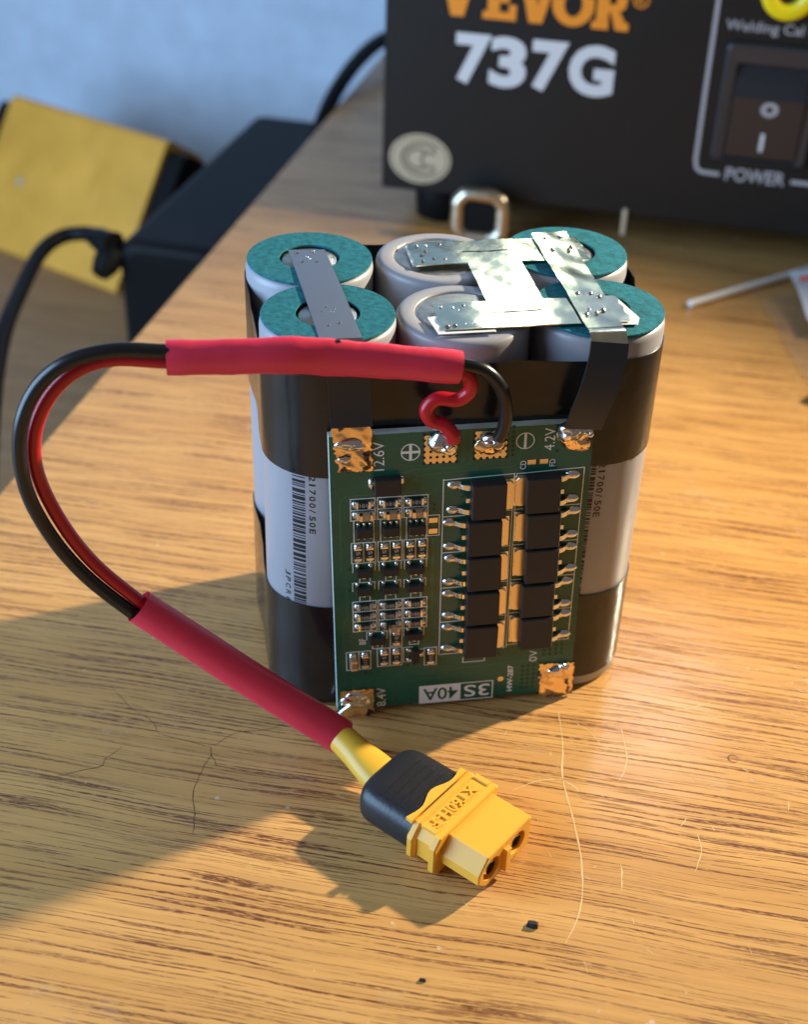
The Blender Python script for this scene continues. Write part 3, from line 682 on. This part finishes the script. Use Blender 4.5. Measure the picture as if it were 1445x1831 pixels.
def dotted_pad(x0, x1, y0, y1):
    b = MB(); b.box(((x0+x1)/2, (y0+y1)/2, .05), (x1-x0, y1-y0, .08), M_gold)
    nx = round((x1-x0)/1.03)
    for i in range(nx+1):
        for j in range(round((y1-y0)/1.03)+1):
            x = x0+(x1-x0)*i/nx; y = y0+.1+j*1.03
            if y < y1+.2: b.add([(x+.26*math.cos(2*PI*k/9), y+.26*math.sin(2*PI*k/9), .1) for k in range(9)], [list(range(9))], M_hole)
    return b
pd = hammered(.35, 6.6, 48.9, 57.6, 3, .2, .38, .9); blob(pd, 3.3, 53.9, 4.8, 2.0, .75, 5, M_solder, z0=.35); blob(pd, 2.3, 51.3, 1.8, 1.3, .4, 8, M_solder, z0=.4)
tag(bobj(pd, 'solder_pad'), 'hammered copper-coloured pad beside the 12.6V print')
pd = dotted_pad(14.8, 19.9, 49.5, 54.6); blob(pd, 17.7, 53.2, 4.6, 4.4, 1.9, 11); tag(bobj(pd, 'solder_pad'), 'dotted pad with a large solder blob beside the plus sign')
pd = dotted_pad(22.8, 27.9, 49.8, 54.8); blob(pd, 25.4, 52.7, 4.8, 4.6, 1.3, 14, M_crumple); blob(pd, 25.2, 53.6, 3.6, 2.4, 1.9, 15); tag(bobj(pd, 'solder_pad'), 'solder blob on the pad beside the minus sign')
pd = MB(); blob(pd, 38.8, 52.9, 6.0, 5.2, 1.3, 27, M_crumple, z0=.05); blob(pd, 37.6, 54.4, 4.0, 3.2, 1.7, 22, z0=.4); blob(pd, 40.6, 54.0, 2.2, 2.4, 1.2, 29, z0=.3)
tag(bobj(pd, 'solder_pad'), 'rounded solder blob beside the 4.2V print')
pd = hammered(.6, 6.3, -2.0, 4.7, 31, .6, .35, 0, .15); blob(pd, 3.3, 2.4, 5.4, 3.6, .9, 33, z0=.5)
pd.tube([B_ for B_ in [(-.4, -1.2, .5), (.9, .9, 1.2), (2.2, 2.2, 1.5)]], .45, M_solder, 8)
tag(bobj(pd, 'solder_pad'), 'folded shiny tab with solder beside the 8.4V print')
pd = hammered(35.8, 42.0, -.6, 6.7, 41, .35, .30, .3); blob(pd, 38.6, 5.4, 2.6, 1.6, .8, 43, z0=.4); blob(pd, 40.2, 6.0, 1.9, 1.5, .8, 44, z0=.4); tag(bobj(pd, 'solder_pad'), 'hammered copper-coloured pad beside the 0V print')
b = MB(); rr = random.Random(3)
b.loft([[(5+k*2.2, -.9+rr.uniform(-.3, .3), w) for k in range(11)]+[(5+k*2.2, 6, w) for k in range(10, -1, -1)] for w in (-2.3, -1.65)], M_foam, smooth=False)
bobj(b, 'foam_backing')

# ------------------------------------------------------------------ power lead
lead = thing('power_lead', (-20, -24, 0), 'red and black power lead in red sleeves with a yellow two-socket connector', 'cable')
LOC = Vector((-20, -24, 0))
def lobj(b, name, parent=lead):
    b.xf(lambda p: Vector(p)-LOC) if parent is lead else b.xf(lambda p: Vector(p)-LOC)
    return b.build(name, parent)
# upper sleeve
P = spline([(-45.7, -16.4, 73.3), (-37.8, -16.6, 73.1), (-28.4, -16.4, 72.8), (-21.5, -16, 71.8), (-12.2, -15.8, 70.5), (-3.5, -15.6, 69.15)], 8)
n = len(P); rad = [(2.62+.28*math.exp(-((i/n-.50)/.2)**2)-.25*(i/n > .9)*0, 2.0-.35*math.exp(-((i/n-.62)/.14)**2)) for i in range(n)]
for i in range(n): rad[i] = (rad[i][0]*(1+.022*math.sin(i*.9)+.012*math.sin(i*2.3+1)), rad[i][1]*(1+.05*math.sin(i*.55)))
b = MB(); b.tube(P, 1, M_red, 28, True, False, radii=rad)
b.tube(P[:3], 1, M_red, 28, True, False, radii=[(r[0]-.35, r[1]-.35) for r in rad[:3]]); b.tube(P[-3:], 1, M_red, 28, True, False, radii=[(r[0]-.35, r[1]-.35) for r in rad[-3:]])
# crease ridge and little melt nick
b.box((-21.6, -16.2, 74.62), (.9, .7, .35), M_ink, .1)
tag(lobj(b, 'heat_shrink_sleeve'), 'upper red sleeve lying across the front of the pack')
P2 = spline([(-52.9, -16.9, 30.2), (-45, -18.4, 23.6), (-37.5, -20, 17.4), (-29.5, -21.9, 11.2), (-21.6, -23.9, 5.2)], 6); n2 = len(P2)
b = MB(); r2 = [(2.75+.25*i/n2, 2.75+.3*i/n2) for i in range(n2)]
b.tube(P2, 1, M_red, 28, True, False, radii=r2); b.tube(P2[:2], 1, M_red, 28, True, False, radii=[(r[0]-.3, r[1]-.3) for r in r2[:2]]); b.tube(P2[-2:], 1, M_red, 28, True, False, radii=[(r[0]-.35, r[1]-.35) for r in r2[-2:]])
tag(lobj(b, 'heat_shrink_sleeve'), 'lower red sleeve slanting down to the yellow connector')
blk = [(-40, -16.8, 74.2), (-45.9, -17, 74.6), (-53, -17.2, 75.2), (-59.5, -17.4, 73.6), (-64.3, -17.6, 69.2), (-67, -17.6, 62.1), (-67.1, -17.5, 53.5), (-64.6, -17.3, 44.9), (-60.4, -17.3, 37.2), (-54.3, -17.5, 29.9), (-49, -18.4, 25.2)]
red = [(-40, -16, 72.4), (-45.6, -16.2, 72.6), (-53.1, -16, 73.2), (-58.3, -16, 71.6), (-62.5, -16, 67.5), (-65.1, -16, 61.5), (-65.3, -16, 54.4), (-62.7, -16.2, 45.8), (-58.7, -16.3, 38.2), (-52.9, -16.7, 31.3), (-47.5, -17.6, 26.2)]
b = MB(); b.tube(spline(blk, 8), 1.08, M_blkwire, 18); lobj(b, 'black_wire')
b = MB(); b.tube(spline(red, 8), 1.05, M_redwire, 18); lobj(b, 'red_wire')
b = MB(); b.tube(spline([(-8, -15.6, 69.5), (-3.0, -15.6, 68.2), (-1.6, -15.4, 65.5), (-3.2, -15.0, 63.4), (-6.4, -14.7, 63.5), (-8.0, -14.6, 61.8), (-7.2, -14.6, 59.8), (-5.2, -14.7, 58.9), (-3.9, -14.8, 57.4), (-3.5, -14.6, 56.0)], 8), 1.1, M_redwire, 18); tag(lobj(b, 'red_wire'), 'short red wire kinked into an S above the plus pad')
b = MB(); b.tube(spline([(-8, -15.4, 70), (-2.6, -15.6, 69.5), (.6, -15.7, 68.2), (3.0, -15.6, 65.2), (4.1, -15.2, 61.2), (4.1, -14.8, 58), (3.6, -14.4, 55.8)], 8), 1.05, M_blkwire, 18); tag(lobj(b, 'black_wire'), 'short black wire arching down to the minus pad')
# yellow heat shrink between sleeve and connector
CO = Vector((.34, -51.2, 4.1)); CU = Vector((.74, .673, 0)); CA = Vector((.673, -.74, 0))
def K(p): return CO + CU*p[0] - CA*p[1] + Vector((0, 0, p[2]-4.1))     # (across, back from the mouth, height)
b = MB(); e0 = Vector((-23.2, -22.9, 6.3)); e1 = K((0, 23.2, 4.1))
Pth = [e0 + (e1-e0)*t for t in (0, .15, .3, .45, .6, .75, .88, 1)]
b.tube(Pth, 1, M_yshrink, 22, True, True, radii=[(2.3, 2.4), (2.35, 2.5), (2.35, 2.6), (2.3, 2.75), (2.25, 3.1), (2.25, 3.4), (2.3, 3.5), (2.3, 3.4)])
lobj(b, 'yellow_sleeve')
# connector housing
mbk = lambda b: b.xf(K)
def sect(hw, z0, z1, chl, chr_=.35):
    return [(-hw+chl*.75, z0), (hw-chr_, z0), (hw, z0+chr_), (hw, z1-chr_), (hw-chr_, z1), (-hw+chl*.85, z1), (-hw, z1-chl), (-hw, z0+chl*.75)]
def body(b, sec, s0, s1, m, bev=.25, caps=(True, True)):
    cx = sum(p[0] for p in sec)/len(sec); cz = sum(p[1] for p in sec)/len(sec)
    def sh(d): return [(cx+(p[0]-cx)*(1-d/6), cz+(p[1]-cz)*(1-d/3.2)) for p in sec]
    rings = [[(p[0], s0, p[1]) for p in sh(bev)], [(p[0], s0+bev, p[1]) for p in sec], [(p[0], s1-bev, p[1]) for p in sec], [(p[0], s1, p[1]) for p in sh(bev)]]
    b.loft(rings, m, caps[0], caps[1], False)
hb = MB(); front = sect(6.75, 1.0, 7.15, 2.5)
body(hb, front, 0, 8.0, M_conn, .2, (False, False))
# front face with two round mouths
bm = bmesh.new(); fr = [(6.75*0+p[0]*(1-.2/6), p[1]) for p in front]
cx = sum(p[0] for p in front)/8; cz = sum(p[1] for p in front)/8
fr = [(cx+(p[0]-cx)*(1-.2/6), cz+(p[1]-cz)*(1-.2/3.2)) for p in front]
def loop(pts):
    vs = [bm.verts.new((p[0], p[1], 0)) for p in pts]; return [bm.edges.new((vs[i], vs[(i+1) % len(vs)])) for i in range(len(vs))]
HX, HR = 3.35, 2.05; HZ = 4.05
ed = loop(fr)
for sg in (1, -1): ed += loop([(sg*HX-.2+HR*1.05*math.cos(2*PI*k/20), HZ+HR*math.sin(2*PI*k/20)) for k in range(20)])
bmesh.ops.triangle_fill(bm, use_beauty=True, edges=ed)
bm.verts.index_update(); hb.add([(p.co.x, 0, p.co.y) for p in bm.verts], [[q.index for q in f.verts] for f in bm.faces], M_conn); bm.free()
for sg in (1, -1):
    c0 = sg*HX-.2
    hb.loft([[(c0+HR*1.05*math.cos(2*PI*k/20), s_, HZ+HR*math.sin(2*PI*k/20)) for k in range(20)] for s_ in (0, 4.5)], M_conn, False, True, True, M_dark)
hb.box((-.2, -.35, 3.6), (1.2, .9, 4.6), M_conn, .15)           # key between the mouths
body(hb, sect(8.2, .15, 7.75, 1.6), 7.4, 8.7, M_conn, .2)       # front rib
body(hb, sect(7.3, .5, 7.45, 1.9), 8.6, 11.6, M_conn, .1)       # waist that carries the lettering
body(hb, sect(8.2, .15, 7.75, 2.3, .9), 11.5, 13.2, M_conn, .45)     # rear rib
hb.box((7.5, 10.1, 7.35), (1.0, 2.9, .8), M_conn, .1); hb.box((-5.9, 10.1, 7.35), (.9, 2.9, .8), M_conn, .1)
# wavy lip over the boot
wav = [(-7.0, 12.9), (7.0, 12.9)]+[(x, 13.2+1.15*(.5+.5*math.cos(x*.80))*(1 if abs(x) < 4 else .55)+.3) for x in [6.9-13.8*k/16 for k in range(17)]]
hb.loft([[(p[0], p[1], z) for p in wav] for z in (7.5, 8.15)], M_conn, smooth=False)
con = mbk(hb); con = lobj(con, 'connector'); tag(con, 'yellow two-socket plug with raised lettering and a black rubber grip')
tx = text('XT60H-F', 0, 0, 10.6, 1.9, M_conn, .012, depth=.32)
lobj(mbk(tx.xf(lambda p: (5.4-p[0]*1.0, 11.05-p[1], 7.40+p[2]))), 'raised_lettering', con)
for sg in (1, -1):
    b = MB(); b.lathe([(1.15, -1.4), (1.75, -.6), (1.75, 3), (1.2, 3), (1.2, -.4), (1.15, -1.4)], M_socket, n=20)
    b.xf(lambda p: (sg*HX-.2+p[0], 1.2-p[2]*-1 if False else 1.6+p[2], HZ+p[1])); lobj(mbk(b), 'socket', con)
# rubber boot
def boot():
    b = MB(); rings = []
    for s_, k, kz in ((12.8, 1, 1), (14, 1.0, 1), (18, 1.0, 1), (21.5, .99, 1), (22.8, .95, .98), (23.6, .885, .93), (24.1, .78, .86), (24.25, .66, .74)):
        hw, hz = 7.35*k, 3.75*kz; r = []
        for q in range(40):
            t = 2*PI*q/40; c, sn = math.cos(t), math.sin(t); ex = .46
            x = hw*math.copysign(abs(c)**ex, c); z = 4.15+hz*math.copysign(abs(sn)**.62, sn)
            r.append((x, s_, z))
        rings.append(r)
    b.loft(rings, M_boot)
    for s_ in (15.6, 17.2, 18.8, 20.4):       # moulded grip ridges
        b.loft([[(x, s_+d, z) for x, z in ((-5.4, 7.6), (5.4, 7.6))]+[(x, s_+d*.5, z) for x, z in ((3.6, 8.08), (-3.6, 8.08))] for d in (-.55, .55)], M_boot, smooth=False)
    return b
lobj(mbk(boot()), 'rubber_boot', con)

# ------------------------------------------------------------------ spot welding machine
WA = Vector((17.7, 204.6, 12)); WX = Vector((.928, -.3725, 0)).normalized(); WY = Vector((0, 0, 1)); WN = Vector((WX.y, -WX.x, 0))   # WN: out of the front panel
welder = thing('spot_welder', (WA.x, WA.y, 0), 'black welding machine with orange and white lettering and a rocker switch behind the pack', 'welding machine')
WL = Vector((WA.x, WA.y, 0))
def Wm(p): return WA + WX*p[0] + WY*p[1] + WN*p[2] - WL
def wobj(b, name, parent=welder): return b.xf(Wm).build(name, parent)
b = MB(); b.box((115, 65, -92), (230, 130, 180), M_case, 1.2); wobj(b, 'case')
b = MB(); b.box((115, 65, -.9), (231, 130.6, 1.8), M_panel, .5); fp = wobj(b, 'front_panel')
for x, z in ((16, -14), (205, -14), (16, -165), (205, -165)):
    b = MB(); b.lathe([(8.5, 0), (9, -1), (8.2, -11.6), (7.4, -12)], M_bplastic, n=24, cap0=True, cap1=True); b.xf(lambda p: (x+p[0], p[2], z+p[1])); wobj(b, 'foot')
# orange slab-serif word at the top
def poly(b, pts, m, z=.12): b.loft([[(p[0], p[1], zz) for p in pts] for zz in (0, z)], m, smooth=False)
def letter_strokes(ch, x, y, w, h, m):
    b = MB(); t = h*.21; sx = lambda f: x+w*f
    def R_(x0, y0, x1, y1): poly(b, [(x0, y0), (x1, y0), (x1, y1), (x0, y1)], m)
    if ch == 'V':
        poly(b, [(sx(.0)+t*.3, y+h), (sx(.5)-t*.75, y), (sx(.5)+t*.75, y), (sx(.5)+t*.2, y+h*.3), (sx(.0)+t*1.9, y+h)], m)
        poly(b, [(sx(1)-t*.3, y+h), (sx(.5)+t*.75, y+.01), (sx(.5)+t*.05, y+h*.26), (sx(1)-t*1.7, y+h)], m, .121)
        R_(sx(-.05), y+h-t*.8, sx(.42), y+h+.02); R_(sx(.60), y+h-t*.8, sx(1.05), y+h+.02)
    elif ch == 'E':
        R_(sx(0), y, sx(1), y+t*.85); R_(sx(0), y+h-t*.85, sx(1), y+h); R_(sx(.14), y+t*.8, sx(.14)+t*1.35, y+h-t*.8); R_(sx(.14)+t*1.3, y+h*.40, sx(.78), y+h*.40+t*.8)
        R_(sx(1)-t*.85, y+t*.8, sx(1), y+h*.36); R_(sx(1)-t*.85, y+h*.66, sx(1), y+h-t*.8)
    elif ch == 'R':
        R_(sx(0), y, sx(.5), y+t*.85); R_(sx(.12), y+t*.8, sx(.12)+t*1.35, y+h-t*.8); R_(sx(0), y+h-t*.85, sx(.75), y+h)
        poly(b, [(sx(.12)+t*1.3, y+h*.40), (sx(.75), y+h*.40), (sx(.95), y+h*.5), (sx(1), y+h*.7), (sx(.92), y+h*.92), (sx(.74), y+h-.02), (sx(.74), y+h*.80), (sx(.66), y+h*.58), (sx(.12)+t*1.3, y+h*.58)], m, .122)
        poly(b, [(sx(.52), y+h*.44), (sx(.72), y+.02), (sx(1.1), y+.02), (sx(1.1), y+t*.85), (sx(1.0), y+t*.85), (sx(.80), y+h*.42)], m, .119)
    elif ch == 'O':
        n = 28; ri = [(sx(.5)+(w/2-t*1.35)*math.cos(2*PI*k/n), y+h/2+(h/2-t*1.05)*math.sin(2*PI*k/n)) for k in range(n)]; ro = [(sx(.5)+w/2*math.cos(2*PI*k/n), y+h/2+h/2*math.sin(2*PI*k/n)) for k in range(n)]
        b.add([(*p, .12) for p in ri+ro], [[k, (k+1) % n, n+(k+1) % n, n+k] for k in range(n)], m)
    return b
lg = MB()
for ch, x, w in (('V', 14.6, 11.2), ('E', 27.4, 9.4), ('V', 36.6, 11.4), ('O', 46.6, 11.6), ('R', 57.8, 9.2)): lg.merge(letter_strokes(ch, x, 52.0, w, 11.7, M_orange))
wobj(lg, 'brand_lettering', fp)
b = MB(); n = 24
for k in range(n): 
    a0, a1 = 2*PI*k/n, 2*PI*(k+1)/n; b.quad(*[(70.6+r*math.cos(a), 60.6+r*math.sin(a), .12) for r, a in ((1.75, a0), (2.2, a0), (2.2, a1), (1.75, a1))], M_orange)
b.merge(text('R', 69.6, 59.4, 2.0, 2.4, M_orange, .01), lambda p: (p[0], p[1], .12)); wobj(b, 'registered_mark', fp)
b = MB()
for ch, x, w in (('7', 20.3, 10.2), ('3', 30.2, 10.6), ('7', 42.2, 10.2), ('G', 52.8, 12.8)): b.merge(text(ch, x, 33.4, w, 14.2, M_wtext, .045), lambda p: (p[0], p[1], .12))
wobj(b, 'model_number', fp)
# round conformity sticker
b = MB(); n = 40
def disc(rx, ry, z, m, cx=11.1, cy=9.8): b.add([(cx+rx*math.cos(2*PI*k/n), cy+ry*math.sin(2*PI*k/n), z) for k in range(n)], [list(range(n))], m)
def oval(rx, ry, w, z, m, a0=0, a1=360, cx=11.1, cy=9.8):
    q = 30
    for k in range(q):
        t0 = math.radians(a0+(a1-a0)*k/q); t1 = math.radians(a0+(a1-a0)*(k+1)/q)
        b.quad((cx+(rx-w)*math.cos(t0), cy+(ry-w)*math.sin(t0), z), (cx+rx*math.cos(t0), cy+ry*math.sin(t0), z), (cx+rx*math.cos(t1), cy+ry*math.sin(t1), z), (cx+(rx-w)*math.cos(t1), cy+(ry-w)*math.sin(t1), z), m)
M_st2 = mat('brown_sticker_print', (0.20, 0.155, 0.10), .5)
disc(9.4, 7.6, .10, M_sticker); oval(8.6, 6.9, .5, .14, M_st2)
oval(6.6, 5.3, 1.1, .14, M_st2, 40, 320, 11.6); oval(4.0, 3.4, 1.0, .14, M_st2, 50, 310, 10.6); oval(3.0, 2.6, .9, .15, M_st2, 50, 310, 14.2)
wobj(b, 'conformity_sticker', fp)
# printed frame round the switch
b = MB()
fr_ = [(90.8, 75), (91.1, 40), (91.4, 18.5), (91.9, 16.4), (93.3, 15.3), (98.6, 15.1)]
b.ribbon([(p[0], p[1], .1) for p in fr_], 1.15, .14, M_grtext, [(1, 0, 0), (1, 0, 0), (1, .1, 0), (.7, .7, 0), (.2, 1, 0), (0, 1, 0)])
b.ribbon([(118.6, 15.1, .1), (128, 15.1, .1), (130.5, 16, .1), (131.3, 18.5, .1), (131.6, 75, .1)], 1.15, .14, M_grtext, [(0, 1, 0), (.1, 1, 0), (-.7, .7, 0), (-1, .1, 0), (1, 0, 0)])
wobj(b, 'printed_frame', fp)
b = MB(); b.merge(text('POWER', 100.3, 13.6, 16.6, 3.9, M_grtext, .02), lambda p: (p[0], p[1], .12)); wobj(b, 'power_lettering', fp)
b = MB(); b.merge(text('Welding Cal Control', 93.9, 54.2, 35, 3.6, M_grtext, .008), lambda p: (p[0], p[1], .12)); wobj(b, 'small_lettering', fp)
# yellow jack
b = MB(); b.lathe([(7.3, 0), (7.3, 1.6), (6.9, 2.2), (3.4, 2.2), (3.2, 1.6), (3.1, .2)], M_yel, n=40); b.lathe([(3.1, .2), (.01, .2)], M_dark, n=24); b.lathe([(1.3, .2), (1.3, 1.2), (.01, 1.4)], M_socket, n=16)
b.xf(lambda p: (108.9+p[0], 66.2+p[1], p[2])); wobj(b, 'yellow_jack')
# rocker switch
b = MB(); fo = rrect(26.4, 32.2, 1.6, 4, 108.4, 35.9); fm = rrect(25.0, 30.8, 1.4, 4, 108.4, 35.9); fi = rrect(20.2, 26.4, .8, 4, 108.6, 34.0)
b.loft([[(*p, z) for p in q] for q, z in ((fo, .1), (fo, 1.6), (fm, 2.3), (fi, 2.1), (fi, -.0))], M_bluefr, False, False, False); sw = wobj(b, 'switch')
b = MB()
b.loft([[(98.9, y, z), (118.3, y, z), (118.3, y, -.0), (98.9, y, -.0)] for y, z in ((21.6, 2.5), (38.2, 3.2), (46.8, .2))], M_rocker, smooth=False); wobj(b, 'rocker', sw)
b = MB(); n = 24
for k in range(n):
    a0, a1 = 2*PI*k/n, 2*PI*(k+1)/n
    b.quad(*[(109.1+r*math.cos(a), 35.6+r*math.sin(a)*.85, 3.28+(r*math.sin(a)*.85)*.042) for r, a in ((1.05, a0), (2.4, a0), (2.4, a1), (1.05, a1))], M_grtext)
b.quad((108.0, 23.7, 2.75), (109.1, 23.7, 2.75), (109.1, 28.8, 2.98), (108.0, 28.8, 2.98), M_wtext); wobj(b, 'switch_marks', sw)
b = MB(); b.box((73.5, -2.2, .6), (1.4, 8.0, .8), M_sticker, .2); wobj(b, 'hanging_tab')

# ------------------------------------------------------------------ small ring in front of the machine
RC0 = WA + WX*31.5 + WN*7 ; RC0.z = 0
ring = thing('ring_fitting', RC0, 'small shiny square-cornered ring standing in front of the black machine', 'ring')
def Rm(p): return WX*p[0] + Vector((0, 0, 1))*p[1] + WN*p[2]
path = [Vector((*p, 0)) for p in rrect(13.6, 13.2, 4.0, 6, 0, 9.0)]; path.append(path[0])
b = MB(); n = len(path)-1; rings = []
for i in range(n):
    T = (path[(i+1) % n]-path[i-1]).normalized(); nn = Vector((T.y, -T.x, 0)); p = path[i]
    rings.append([tuple(p+nn*(2.2*math.cos(2*PI*k/14)*(1+.10*math.sin(i*2.1)))+Vector((0, 0, 2.4*math.sin(2*PI*k/14)))) for k in range(14)])
rings.append(rings[0]); b.loft(rings, M_clear, False, False); b.xf(Rm).build('ring_body', ring)
b = MB(); b.loft([[(p[0]*k, (p[1]-8.6)*k+8.6, z) for p in rrect(10.4, 10.2, 3.2, 5, 0, 8.6)] for k, z in ((1, -3), (1, .8), (.93, 1.2))], M_bplastic, smooth=False); b.xf(Rm).build('dark_plug', ring)

# ------------------------------------------------------------------ yellow box leaning at the back left
u_ = Vector((.72, -.694, 0)).normalized(); hn = Vector((-u_.y, u_.x, 0)); be = math.radians(34)
w_ = hn*math.sin(be)+Vector((0, 0, math.cos(be))); nf = u_.cross(w_).normalized()
if nf.y > 0: nf = -nf
YB = Vector((-76.4, 318.6, -72.0)); T_ = 24.0
YB = YB + Vector((0, 0, T_*abs(nf.z)*0))
ybox = thing('yellow_box', YB, 'yellow flat box with black end caps leaning at the back left', 'box')
def Ym(p): return u_*p[0] + w_*p[1] + nf*p[2]
lift = 0
sec = rrect(64, T_, 3, 4, 32, -T_/2)
b = MB(); b.loft([[(x, p[0], p[1]) for p in sec] for x in (-82, 6.2)], M_ybox, smooth=False)
# bottom back edge would dip below the shelf: raise the box so that edge touches it
mz = min(Ym(p).z for p in b.v); dzl = -mz - 0.0
b.xf(Ym); b.build('shell', ybox)
for x0, x1 in ((6.2, 15.0), (-90, -82)):
    b = MB(); s2 = rrect(58, T_-4, 4, 4, 32, -T_/2); b.loft([[(x, p[0], p[1]) for p in s2] for x in (x0, x1)], M_bplastic, smooth=False); b.xf(Ym); b.build('end_cap', ybox)
b = MB(); b.lathe([(1.9, 0), (1.7, .5), (.6, .7), (.01, .3)], M_sticker, n=14); b.xf(lambda p: Ym((-62+p[0], 30+p[1], p[2]))); b.build('screw', ybox)

# ------------------------------------------------------------------ black case beyond the table edge, with its mains cord
BD = Vector((.388, .922, 0)).normalized(); BQ = Vector((BD.y, -BD.x, 0))
A0 = Vector((-64.5, 222, -72))
bcase = thing('black_case', A0, 'long black plastic case lying beyond the left edge of the table', 'case')
b = MB(); L0, Wd, Hh = 131, 35.0, 62
secs = []
for y, ins in ((0, 3), (.5, 1.4), (1.6, .5), (3.4, 0), (L0-3.4, 0), (L0-1.6, .5), (L0-.5, 1.4), (L0, 3)):
    secs.append([(p[0], y, p[1]) for p in rrect(Wd-2*ins, Hh-2*ins, 5.5, 6, Wd/2, Hh/2)])
b.loft(secs, M_bplastic, smooth=False); b.xf(lambda p: BQ*p[0]+BD*p[1]+Vector((0, 0, p[2]))); b.build('case_body', bcase)
cord = thing('mains_cord', A0+Vector((-3, -2, 0)), 'thick black cord curving out of the long black case at the far left', 'cord')
CL = A0+Vector((-3, -2, 0))
b = MB(); b.tube([Vector(p)-CL for p in spline([(-68.5, 228, -12), (-73.6, 236, -13.5), (-82, 238, -15), (-88.5, 229, -16.5), (-93, 205, -18), (-96, 178, -19), (-97.5, 150, -26), (-98.5, 120, -44), (-99, 90, -69.5)], 8)], 2.4, M_bplastic, 14); b.build('cord_jacket', cord)
b = MB(); b.tube([Vector(p)-CL for p in [(-72.5, 234.5, -13.5), (-70, 230.5, -13), (-67.5, 226, -12.8), (-65, 223.5, -12.5)]], 1, M_bplastic, 14, radii=[(2.7, 2.7), (3.6, 3.6), (4.2, 4.4), (4.4, 4.6)])
b.tube([Vector(p)-CL for p in [(-70, 219, -20), (-68, 222, -18), (-66, 225, -16)]], 1, M_bplastic, 10, radii=[(3.0, 3), (4.4, 4.5), (5, 5)]); b.build('cord_plug', cord)
# cable behind the welder dropping over the table edge
b = MB(); b.tube(spline([(80, 392, 4), (56, 388, 6), (43, 372, 10), (29, 350, 8), (16, 324, 2), (8, 310, -10), (2, 312, -36), (-2, 318, -69)], 8), 3.0, M_bplastic, 14)
tag(b.build('black_cable'), 'black cable hanging over the table edge beside the black machine', 'cable')

# ------------------------------------------------------------------ bits at the right edge and crumbs
b = MB(); b.tube(spline([(94.4, 138.2, 1.4), (115, 147.4, 1.5), (137, 157, 1.6), (150, 163, 1.6)], 5), 0.95, M_white, 12)
tag(b.build('white_stick'), 'thin white plastic stick lying on the table at the right edge', 'stick')
bag = thing('plastic_bag', (128, 120, 0), 'clear plastic bag with a red zip line at the right edge', 'bag')
def film(pts0, m, amp, name, z0=.5, seed=1):
    rr = random.Random(seed); n = 12; b = MB(); (a, b_, c, d) = [Vector(p) for p in pts0]; vs = []
    for j in range(n+1):
        for i in range(n+1):
            fx, fy = i/n, j/n; p = (a*(1-fx)+b_*fx)*(1-fy)+(d*(1-fx)+c*fx)*fy
            vs.append((p.x-128, p.y-120, z0+p.z+amp*abs(math.sin(fx*5+seed)*math.cos(fy*4+seed*2))))
    b.add(vs, [[j*(n+1)+i, j*(n+1)+i+1, (j+1)*(n+1)+i+1, (j+1)*(n+1)+i] for j in range(n) for i in range(n)], m, True); return b.build(name, bag)
film([(110, 92, 0), (140, 78, 0), (150, 150, 2), (116, 139, 0)], M_film, .8, 'film', .3, 1)
film([(120.5, 117, 3), (145, 105, 6), (150, 144, 8), (127, 149, 4)], M_paperw, 1.2, 'white_flap', .6, 2)
film([(125.6, 138, 4.6), (146, 135, 8.4), (147, 138.5, 8.8), (126.2, 141.4, 4.8)], M_bagred, 1.0, 'red_zip', 1.9, 2)
b = MB(); b.box((0, 0, 2), (16, 9, 4), M_bplastic, .6); b.xf(lambda p: (p[0]*.8-p[1]*.6+116.5, p[0]*.6+p[1]*.8+86, p[2])); tag(b.build('dark_offcut'), 'dark scrap lying on the table at the far right edge', 'scrap')
def crumb(x, y, d, rz, lab, seed):
    rr = random.Random(seed); b = MB(); pts = [(d[0]/2*a, d[1]/2*c) for a, c in ((-1, -.8), (.2, -1), (1, -.6), (.9, .7), (.1, 1), (-.9, .6))]
    c_, s_ = math.cos(rz), math.sin(rz); b.prism([(x+p[0]*c_-p[1]*s_, y+p[0]*s_+p[1]*c_) for p in pts], .02, d[2], M_ink, d[2]*.3); tag(b.build('crumb'), lab, 'crumb', 'black crumbs on the table')
crumb(2.5, -61.7, (1.7, 1.15, .8), -.4, 'larger black plastic crumb on the table below the yellow connector', 1)
crumb(-15.3, -69.0, (1.0, .55, .4), -.3, 'tiny black crumb near the front edge of the photo, lower than the larger crumb', 2)
